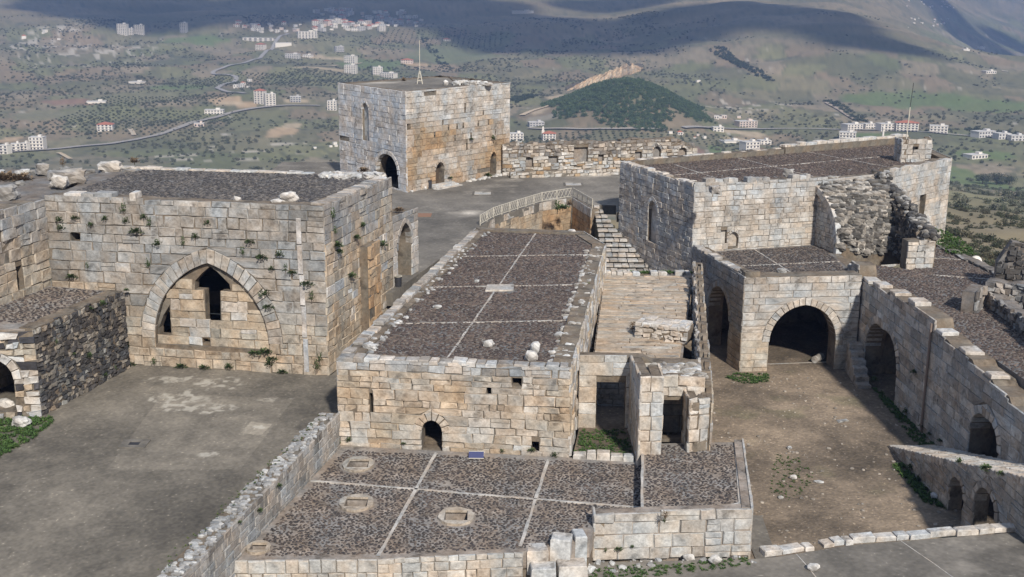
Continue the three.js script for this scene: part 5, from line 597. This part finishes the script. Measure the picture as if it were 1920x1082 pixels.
function house(px, py, wp, hp, o = {}) {
  const g = ground(px, py), k = g[3] / F, W = wp * k, H = hp * k, D = Math.min(W * 0.8, 14) * (o.deep || 1); const { label = 'small pale flat roofed house on the valley slope', group, name = 'village_house', cat = 'house', m = HM.w, fl = Math.max(1, Math.round(H / 3.2)), win = true, roof } = o;
  const t = thing(name, label, cat, [g[0], g[1] - 0.5, g[2] - D / 2], group); t.rotation.y = (o.turn ?? rr(-0.45, 0.45)); bx('wall', m, t, 0, -3, 0, W, H + 3, D);
  if (roof === 'red') { const s = new THREE.ConeGeometry(0.74, 1, 4); s.rotateY(Math.PI / 4); const q = mesh('roof', s, HM.r, t); q.scale.set(W * 1.04, Math.min(3, H * 0.45), D * 1.06); q.position.set(0, H + Math.min(3, H * 0.45) / 2, 0); } else { bx('roof_slab', HM.c, t, 0, H + 0.02, 0, W * 1.04, 0.35, D * 1.05); if (o.shed !== false && wp > 9) bx('stair_head', m, t, W * 0.2, H + 0.37, 0, W * 0.22, 2.2, D * 0.4); }
  if (win && wp > 8) { const nw = clamp(Math.round(W / 4.2), 2, 6), fh = H / fl; for (let f = 0; f < fl; f++) { if (fl > 2) bx('balcony', HM.c, t, 0, f * fh + 0.1, D / 2 + 0.35, W * 0.96, 0.22, 0.8); for (let i = 0; i < nw; i++) bx('window', HM.win, t, (i + 0.5) / nw * W - W / 2, f * fh + fh * 0.3, D / 2 - 0.15, W / nw * 0.5, fh * 0.5, 0.45); } } return t;
}
const AG = 'apartment blocks in the valley'; for (const [a, l, e = {}] of [
  [[8, 289, 18, 17], 'white apartment block cut by the left picture edge'], [[28, 285, 16, 16], 'second white apartment block from the left picture edge'], [[46, 283, 14, 15], 'smallest white block of the row near the left edge'], [[68, 281, 26, 24], 'tallest white apartment block of the row near the left edge'],
  [[229, 65, 18, 20], 'left and tallest of the three distant white blocks under the cloud shadow'], [[244, 65, 10, 12], 'narrow middle block of the three distant white blocks'], [[260, 65, 18, 18], 'right block of the three distant white blocks'], [[344, 62, 12, 19], 'isolated grey tower house on the upper left slope', { m: HM.g }],
  [[487, 195, 19, 25], 'apartment block with reddish roof beside the orange earth cutting', { roof: 'red' }], [[505, 200, 19, 24], 'right twin of the apartment blocks beside the orange cutting'], [[553, 192, 20, 11], 'unfinished low block right of the twin apartment blocks', { m: HM.g }], [[622, 207, 17, 18], 'white block just left of the square tower'],
  [[657, 119, 22, 14], 'upper white block above the square tower'], [[657, 138, 22, 16], 'lower white block above the square tower'], [[707, 141, 18, 15], 'taller left part of the white hotel above the tower'], [[728, 146, 30, 9], 'long low right part of the white hotel above the tower'], [[635, 99, 16, 12], 'grey block on the slope above the tower', { m: HM.g }],
  [[575, 73, 36, 14], 'largest white building at the foot of the hillside village'], [[488, 94, 17, 11], 'house with red roof beside the bend of the village road', { roof: 'red' }], [[485, 78, 62, 7], 'long white low building at the village entrance', { shed: false }], [[530, 88, 30, 8], 'pale flat hall beside the village road', { shed: false, win: false }], [[548, 110, 26, 9], 'house with dark colonnade beside tan earth', { m: HM.c }], [[576, 108, 18, 5], 'low wall like building on tan earth']]) house(...a, { label: l, name: 'apartment_block', cat: 'building', group: AG, ...e });
for (const [a, l, e = {}] of [[[195, 246, 28, 13], 'villa with orange roof left of the valley road', { roof: 'red' }], [[400, 214, 34, 8], 'long white villa above the straight valley road'], [[372, 238, 18, 7], 'brown roofed house beside the valley road', { m: HM.p }], [[255, 157, 28, 4], 'long low white shed among olive groves', { win: false }], [[178, 194, 34, 4], 'long white wall like shed by the red field', { win: false }], [[1030, 263, 24, 13], 'white church with red roof in the valley', { roof: 'red', turn: 0 }], [[967, 264, 26, 14], 'white house right beside the tower edge'], [[1005, 237, 28, 8], 'grey works building by the pale track', { m: HM.g }], [[837, 77, 13, 4], 'small house with red roof on the far slope', { roof: 'red' }], [[980, 26, 40, 6], 'long white building in the cloud shadow', { win: false }], [[763, 119, 22, 7], 'pink house on a cutting above the flagpole', { m: HM.p, roof: 'red' }],
  [[1400, 239, 38, 12], 'pinkish long building by the quarry road', { m: HM.p }], [[1347, 247, 20, 9], 'white house left of the pinkish building'], [[1407, 284, 30, 18], 'white stepped house beside the ploughed strip'], [[1434, 271, 22, 8], 'small white house above the stepped house'], [[1372, 268, 38, 4], 'long white wall shed beside the green field', { win: false }], [[1600, 245, 34, 12], 'white house at the left of the roadside row', { name: 'roadside_house' }], [[1630, 241, 22, 9], 'low white house second in the roadside row'], [[1662, 246, 28, 14], 'white house behind the minaret'], [[1703, 247, 40, 17], 'large house with red roof on the roadside', { roof: 'red' }], [[1763, 251, 32, 15], 'white two storey house at the right of the roadside row'], [[1592, 263, 30, 15], 'white house below the roadside row'], [[1847, 258, 42, 12], 'grey white row building in shade near the right edge', { m: HM.c }], [[1882, 261, 26, 11], 'shaded terrace house second from the right edge', { m: HM.c }], [[1909, 264, 28, 10], 'shaded terrace house at the right edge', { m: HM.c }], [[1833, 298, 38, 8], 'white low house below the shaded terrace row'], [[1812, 95, 13, 3], 'white shed on the ridge', { win: false }], [[1838, 91, 18, 3], 'long white shed on the ridge crest', { win: false }], [[1857, 138, 22, 5], 'white farm at the end of the ridge track'], [[1309, 154, 8, 4], 'lone white hut on the brown slope']]) house(...a, { label: l, ...e });
const VG = [[[610, 22], [790, 52], 90, 'house crowded in the hillside village', 'houses of the hillside village'], [[590, 40], [720, 60], 34, 'house at the lower edge of the hillside village', 'houses at the lower village edge'], [[440, 44], [570, 62], 30, 'house of the hamlet left of the hillside village', 'houses of the left hamlet'], [[590, 15], [660, 30], 10, 'house high above the hillside village', 'houses high above the village'], [[1700, 2], [1790, 16], 14, 'tiny house of the farthest village at the top right', 'houses of the farthest village'], [[1700, 34], [1780, 52], 14, 'tiny house of the far hamlet below the farthest village', 'houses of the far hamlet'], [[430, 140], [470, 168], 7, 'small white house along the winding road', 'houses along the winding road'], [[1340, 221], [1405, 224], 4, 'small white house above the quarry road', 'small houses above the quarry road'], [[590, 262], [640, 290], 4, 'white hut half hidden behind the tower', 'huts behind the tower'], [[5, 55], [120, 75], 4, 'white hut on the upper left slope', 'huts on the upper left slope'], [[1255, 250], [1330, 262], 6, 'white house below the wooded mound', 'houses below the mound']];
{ const r = RNG(8); for (const [a, b, n, l, gp] of VG) for (let i = 0; i < n; i++) { const w = (gp.includes('far') ? rr(2, 4.5, r) : rr(4.5, 11, r)) * (gp.includes('lower') ? 1.25 : 1); house(rr(a[0], b[0], r), rr(a[1], b[1], r), w, w * rr(0.45, 0.8, r), { label: `pale ${l}`, group: gp, win: w > 8, m: r() < 0.6 ? HM.w : r() < 0.5 ? HM.c : HM.p, roof: r() < 0.18 ? 'red' : 0, shed: false, turn: rr(-0.7, 0.7, r) }); } }
{ const g = ground(1018, 262), k = g[3] / F; const t = thing('bell_tower', 'slim white bell tower beside the red roofed church', 'bell tower', [g[0], g[1], g[2]]); bx('shaft', HM.w, t, 0, -2, 0, 5 * k, 18 * k + 2, 5 * k); bx('belfry', HM.w, t, 0, 18 * k, 0, 3.6 * k, 4 * k, 3.6 * k); const c = mesh('spire', new THREE.ConeGeometry(2.4 * k, 4 * k, 6), HM.w, t); c.position.y = 24 * k; }
{ const g = ground(1655, 262), k = g[3] / F; const t = thing('minaret', 'white minaret rising among the roadside houses', 'minaret', [g[0], g[1], g[2]]); const s = mesh('shaft', new THREE.CylinderGeometry(1.7 * k, 2.3 * k, 23 * k, 10), HM.w, t); s.position.y = 11.5 * k; const b = mesh('gallery', new THREE.CylinderGeometry(2.9 * k, 2.2 * k, 1.6 * k, 10), HM.w, t); b.position.y = 20 * k; const c = mesh('cap', new THREE.ConeGeometry(1.8 * k, 5 * k, 10), HM.w, t); c.position.y = 25.4 * k; const d = thing('mosque_dome', 'small white dome right of the minaret', 'dome', ground(1674, 264).slice(0, 3)); const e = mesh('dome', new THREE.SphereGeometry(4 * k, 16, 8, 0, 6.3, 0, 1.57), HM.w, d); e.position.y = 3 * k; bx('base', HM.w, d, 0, -1, 0, 8.4 * k, 3 * k + 1, 8.4 * k); }
{ const p = hit(1831, 478, -4); const t = thing('domed_kiosk', 'tiny white domed structure beyond the right wall', 'dome', [p[0], -8, p[2]]); bx('body', HM.w, t, 0, -3, 0, 1.3, 6.2, 1.3); const e = mesh('dome', new THREE.SphereGeometry(0.7, 12, 8, 0, 6.3, 0, 1.57), HM.w, t); e.position.y = 3.2; const q = hit(1870, 492, -3); const u = thing('red_tank', 'red tank among white rubble beyond the right wall', 'tank', [q[0], -8, q[2]]); bx('tank', new THREE.MeshStandardMaterial({ color: new THREE.Color(0.5, 0.05, 0.05), roughness: 0.6 }), u, 0.6, 3.6, 0, 1, 0.8, 0.8); bx('base', HM.w, u, 0.8, -2, 0, 2.4, 5.6, 1.4); bx('parapet', HM.w, u, 2.2, 0, 0.2, 1.4, 4.1, 1.2); }
// broad trees on the near slope at the right
for (const [px, py, sp, l] of [[1842, 345, 22, 'left tree of the dark clump on the right slope'], [1868, 346, 26, 'tallest middle tree of the dark clump on the right slope'], [1892, 346, 20, 'right tree of the dark clump on the right slope'], [1812, 352, 9, 'small bush left of the dark tree clump']]) {
  const g = ground(px, py), s = sp * g[3] / F; const t = thing('broad_tree', l, 'tree', [g[0], g[1] - 0.3, g[2]], 'trees of the right slope'); const r = RNG(px); const tg = [bar([0, 0, 0], [0.2, s * 0.5, 0], s * 0.045, 7)]; for (let i = 0; i < 6; i++) { const a = r() * 6.3; tg.push(bar([0.1, s * rr(0.2, 0.4, r), 0], [Math.cos(a) * s * 0.4, s * rr(0.5, 0.8, r), Math.sin(a) * s * 0.4], s * 0.02, 5)); } mesh('trunk', mergeGeometries(tg), M.timber, t); const lg = new GB(); for (let i = 0; i < 3200; i++) { const c = Math.floor(r() * 14), ca = c * 2.4, cr = s * 0.5 * Math.sqrt((c + 0.5) / 14), cx = Math.cos(ca) * cr, cz = Math.sin(ca) * cr, cy = s * (0.62 + 0.5 * N3(c * 1.3, 2, 1)) - cr * 0.2; const d = new THREE.Vector3(r() - 0.5, r() - 0.5, r() - 0.5).normalize().multiplyScalar(s * 0.38 * Math.cbrt(r())); const p = [cx + d.x, cy + d.y * 0.9, cz + d.z], w = s * 0.035, n = () => rr(-w, w, r); lg.tri(p, [p[0] + n() * 1.6, p[1] + n(), p[2] + n() * 1.6], [p[0] + n() * 1.6, p[1] + n(), p[2] + n() * 1.6], [0.05, 0.065, 0.03], [0, 0], [1, 0], [1, 1]); } mesh('crown', lg.geo(), new THREE.MeshStandardMaterial({ color: new THREE.Color(0.05, 0.062, 0.032), roughness: 1, side: THREE.DoubleSide }), t);
}
// clouds above the picture, whose shadows lie on the mountains
{ const CL = [[230, 12, 170, 30], [400, 26, 190, 32], [560, 18, 170, 30], [700, 16, 170, 30], [850, 38, 170, 36], [990, 50, 150, 36], [1140, 88, 130, 26], [1235, 58, 120, 34], [1390, 20, 150, 22], [1520, 36, 120, 22], [1620, 74, 110, 16], [1690, 84, 60, 10], [1160, 5, 120, 12], [1830, 75, 90, 22], [1900, 88, 60, 14]]; CL.forEach(([px, py, rx, ry], i) => { const g = ground(px, py), a = ground(px, py - ry), b = ground(px, Math.min(py + ry, 200)); const W = rx * g[3] / F, D = Math.min(1500, Math.hypot(a[0] - b[0], a[2] - b[2]) / 2); const geo = new THREE.IcosahedronGeometry(1, 5); const p = geo.attributes.position; for (let k = 0; k < p.count; k++) { const x = p.getX(k), y = p.getY(k), z = p.getZ(k), n = 1 + 0.5 * fbm(x * 1.6 + i * 5, z * 1.6, 3, y * 1.6); p.setXYZ(k, x * n * W, y * n * 90, z * n * D); } geo.computeVertexNormals(); const m = struct('cloud', geo, new THREE.MeshStandardMaterial({ color: new THREE.Color(0.9, 0.9, 0.9), roughness: 1 })); m.position.set(g[0], g[1], g[2]).addScaledVector(SUN, 950 / SUN.y); }); }
// ------------------------------------------------------------------ plants on the masonry
function tuftGeo(seed, n, spread, up, leaf) { const r = RNG(seed), g = new GB(); for (let i = 0; i < n; i++) { const a = r() * 6.283, e = rr(0.1, 1.2, r), L = rr(0.4, 1, r); const d = [Math.cos(a) * Math.cos(e) * spread, Math.sin(e) * up, Math.sin(a) * Math.cos(e) * spread]; const p = d.map(v => v * L), w = leaf * rr(0.6, 1.2, r); const s = [-Math.sin(a) * w, rr(-w, w, r) * 0.5, Math.cos(a) * w]; const q = d.map(v => v * (L - leaf * 2.4)); g.tri([q[0] - s[0], q[1] - s[1], q[2] - s[2]], [q[0] + s[0], q[1] + s[1], q[2] + s[2]], p, [1, 1, 1], [0, 0], [1, 0], [1, 1]); } return g.geo(); }
const TG = [tuftGeo(1, 150, 0.6, 0.75, 0.09), tuftGeo(2, 170, 0.75, 0.5, 0.1), tuftGeo(3, 110, 0.45, 1.0, 0.06)];
const stemG = bar([0, -0.15, 0], [0, 0.35, 0], 0.03, 5);
function tuft(p, s, kind, label, group) { const t = thing(kind === 'dry' ? 'dry_bush' : 'wall_shrub', label, kind === 'dry' ? 'bush' : 'shrub', p, group); t.rotation.y = rr(0, 6); t.scale.setScalar(s); mesh('foliage', TG[Math.floor(rnd() * 3)], kind === 'dry' ? M.dry : M.leaf, t); mesh('stem', stemG, M.timber, t); }
function onWall(f, px, py) { const d = ray(px, py), nx = -f.uz, nz = f.ux; const t = (f.a[0] * nx + f.a[1] * nz) / (d.x * nx + d.z * nz); return [d.x * t + nx * 0.06, CAMY + d.y * t, d.z * t + nz * 0.06]; }
const WALLS = { lb: frame([-31.12, -76.88], [-12.1, -74.08]), lr: frame([-12.1, -74.08], [-9.0, -86.4]), hf: frame([-10.1, -64.4], [3.4, -62.95]), tr: frame([-11.78, -129.06], [-0.42, -143.6]), cl: frame([10.8, -117.65], [16.26, -103.9]), rw: frame([28.75, -97], [30.3, -60]), pw: frame([-14.6, -41], [-9.95, -64.6]), bs: frame([-28.05, -66.1], [-25.75, -75.3]), tf: frame([4.15, -53.75], [12.25, -54.5]), ra: frame([26.2, -76], [27.0, -55]) };
const WP = [['lb', 'green shrub rooted in the joints of the arched hall front', 'shrubs on the arched hall front', [[233, 400], [142, 410], [113, 415], [198, 413], [237, 417], [270, 409], [172, 424], [115, 430], [390, 421], [256, 436], [281, 426], [470, 455], [456, 480], [493, 484], [525, 480], [367, 446], [297, 460], [510, 506], [536, 510], [549, 512], [577, 534], [505, 577], [585, 565], [345, 462], [280, 502], [165, 505], [135, 520], [497, 555]], 0.8], ['lb', 'green weed growing along the foot of the arched hall', 'weeds at the foot of the arched hall', [[240, 655], [430, 690], [505, 685], [478, 664], [498, 662], [511, 674], [530, 698], [595, 695], [290, 685], [247, 684], [385, 690], [340, 688], [600, 680]], 0.8], ['lr', 'green shrub hanging on the passage side of the arched hall', 'shrubs on the passage side', [[628, 463], [633, 474], [665, 447], [626, 440], [715, 462], [655, 520], [622, 412], [678, 425]], 0.8], ['bs', 'green plant in the basalt rubble wall', 'plants in the basalt wall', [[166, 580], [190, 572], [105, 645], [165, 670], [215, 695], [195, 705], [235, 545], [135, 665]], 0.5], ['hf', 'small weed at the foot of the long hall front', 'weeds at the foot of the long hall', [[655, 826], [757, 832], [942, 847], [997, 845], [1040, 855], [632, 830]], 0.45], ['tr', 'green shrub in the stained tower face', 'shrubs on the tower face', [[923, 262], [882, 262], [843, 335], [912, 330]], 0.9], ['pw', 'small weed on the inner side of the low parapet', 'weeds on the parapet', [[484, 958], [447, 980], [520, 912], [636, 832]], 0.3], ['tf', 'weed growing between the big terrace blocks', 'weeds between terrace blocks', [[1160, 1030], [1185, 1026], [1245, 980], [1240, 1060], [1135, 1035], [1300, 1056]], 0.35], ['rw', 'dark weed at the foot of the shaded courtyard wall', 'weeds under the courtyard wall', [[1655, 740], [1700, 775], [1730, 800], [1765, 828], [1640, 715], [1745, 815], [1718, 700]], 0.6], ['ra', 'green weed along the edge of the stepped ramp', 'weeds along the ramp', [[1800, 868], [1850, 880], [1880, 890], [1740, 920], [1725, 900], [1760, 945], [1745, 935], [1710, 880]], 0.6]];
for (const [w, l, gp, pts, s] of WP) for (const [px, py] of pts) tuft(onWall(WALLS[w], px, py), s * rr(0.65, 1.2), 'green', l, gp);
for (const [px, py, h, s, l] of [[40, 340, 10.9, 1.6, 'large dry bush on the left end of the hall roof'], [10, 340, 10.9, 1.8, 'brown bush at the left picture edge above the wing wall'], [118, 312, 11.1, 0.9, 'thin dry bush behind the roof boulders'], [252, 306, 11.1, 0.9, 'dry brush at the back corner of the hall roof'], [682, 322, 11.2, 0.9, 'brown brush on the rubble corner of the hall roof'], [695, 330, 11.2, 0.7, 'small brown brush at the far roof corner'], [748, 396, 8.4, 0.8, 'dry bush on top of the passage arch'], [1186, 622, R0, 0.9, 'dry bush at the left of the rubble bench on the slab floor'], [1313, 470, LV, 0.7, 'dry bush at the chapel corner on the loggia'], [1247, 975, T + 0.7, 0.6, 'dry tuft on top of the big terrace blocks'], [1068, 385, B, 1.0, 'dry bush hanging over the pit corner'], [757, 152, 13.96, 0.8, 'dry bush on the left of the tower roof'], [885, 151, 13.96, 0.7, 'dry weed at the right edge of the tower roof']]) tuft(hit(px, py, h), s, 'dry', l);
tuft(hit(1045, 398, 2.6), 1.5, 'green', 'large dark shrub growing from the pit wall below the railing'); tuft(hit(1055, 392, 2.8), 1.2, 'green', 'upper dark shrub beside the large pit shrub');
const bladeG = tuftGeo(9, 26, 0.8, 0.8, 0.16);
function grass(label, poly, y, n, s, cols = [[0.05, 0.10, 0.02], [0.07, 0.12, 0.025], [0.04, 0.08, 0.018]]) { const r = RNG(n); const L = []; let x0 = 1e9, x1 = -1e9, z0 = 1e9, z1 = -1e9; for (const [x, z] of poly) { x0 = Math.min(x0, x); x1 = Math.max(x1, x); z0 = Math.min(z0, z); z1 = Math.max(z1, z); } for (let i = 0; i < n * 4 && L.length < n; i++) { const x = rr(x0, x1, r), z = rr(z0, z1, r); if (inPoly(x, z, poly) && fbm(x * 1.1, z * 1.1, 2, 5) > -0.16) L.push([x, z]); } const m = sh(new THREE.InstancedMesh(bladeG, M.grass, L.length)); m.name = numbered('grass_patch'); m.userData = { kind: 'stuff', label, category: 'grass' }; const q = new THREE.Object3D(), c = new THREE.Color(); L.forEach(([x, z], i) => { q.position.set(x, y, z); q.rotation.y = r() * 6; q.scale.setScalar(s * rr(0.6, 1.3, r)); q.updateMatrix(); m.setMatrixAt(i, q.matrix); const k = cols[i % cols.length]; m.setColorAt(i, c.setRGB(...k)); }); scene.add(m); }
const pxPoly = (a, h) => a.map(([x, y]) => hxz(x, y, h));
grass('bright green grass in front of the ruined chamber doorway', [[3.7, -63.0], [7.0, -62.7], [7.0, -67.2], [4.3, -67.2]], T, 500, 0.2); grass('green grass at the left edge of the plaza', pxPoly([[-20, 760], [60, 775], [105, 785], [60, 825], [-20, 870]], 0), 0, 700, 0.28); grass('grass around the foot of the loggia pillar', pxPoly([[1380, 700], [1442, 702], [1445, 715], [1400, 722], [1360, 708]], C), C, 260, 0.22); grass('dark grass strip along the foot of the courtyard wall', [[28.7, -88.5], [29.1, -88.5], [29.7, -72], [28.2, -76]], C, 380, 0.25); grass('grass under the edge of the ramp', [[25.4, -73], [26.2, -73], [26.6, -66], [25.6, -67]], C, 300, 0.28); grass('weeds at the foot of the terrace retaining wall', [[0.7, -50.2], [4.5, -52.8], [12, -54], [12, -53.2], [4, -51.2]], NB, 300, 0.2); grass('grass on the ruined slope behind the broken vault', pxPoly([[1735, 425], [1790, 440], [1835, 480], [1780, 478], [1745, 455]], LV), LV + 0.02, 380, 0.35); grass('moss and grass on the upper right of the broken vault', [[32.6, -111.8], [35, -112.3], [36, -109], [34, -108.6]], 7.0, 200, 0.3); grass('thin grass along the long hall parapets', [[3.0, -64], [3.2, -63.6], [7.5, -95], [6.9, -95], [2.4, -66]], 4.15, 200, 0.16); grass('sparse grass tufts on the courtyard dirt', pxPoly([[1455, 850], [1510, 860], [1530, 900], [1480, 945], [1440, 920]], C), C, 150, 0.16); grass('moss tufts along the low parapet top', [[-11.1, -64.2], [-10.6, -64.2], [-14.6, -45], [-15.2, -45]], 1.0, 220, 0.13, [[0.09, 0.11, 0.03], [0.06, 0.09, 0.025]]); grass('grass strip at the foot of the stairway', [[8.2, -97.3], [15.5, -97.8], [15.4, -98.6], [8.2, -98.2]], 1.5, 200, 0.28);
// look-alikes are told apart by their order across the picture
{ const by = new Map(); for (const o of scene.children) if (o.userData.label && o.userData.category) { const k = o.userData.label; if (!by.has(k)) by.set(k, []); by.get(k).push(o); }
  const ord = n => n + (n % 100 > 10 && n % 100 < 14 ? 'th' : ['th', 'st', 'nd', 'rd'][n % 10] || 'th'); for (const [k, L] of by) if (L.length > 1) { L.sort((a, b) => a.position.x / -a.position.z - b.position.x / -b.position.z); L.forEach((o, i) => { o.userData.label = `${k}, ${i === 0 ? 'leftmost of them' : i === L.length - 1 ? 'rightmost of them' : ord(i + 1) + ' from the left'}`; }); } }
renderer.render(scene, camera);
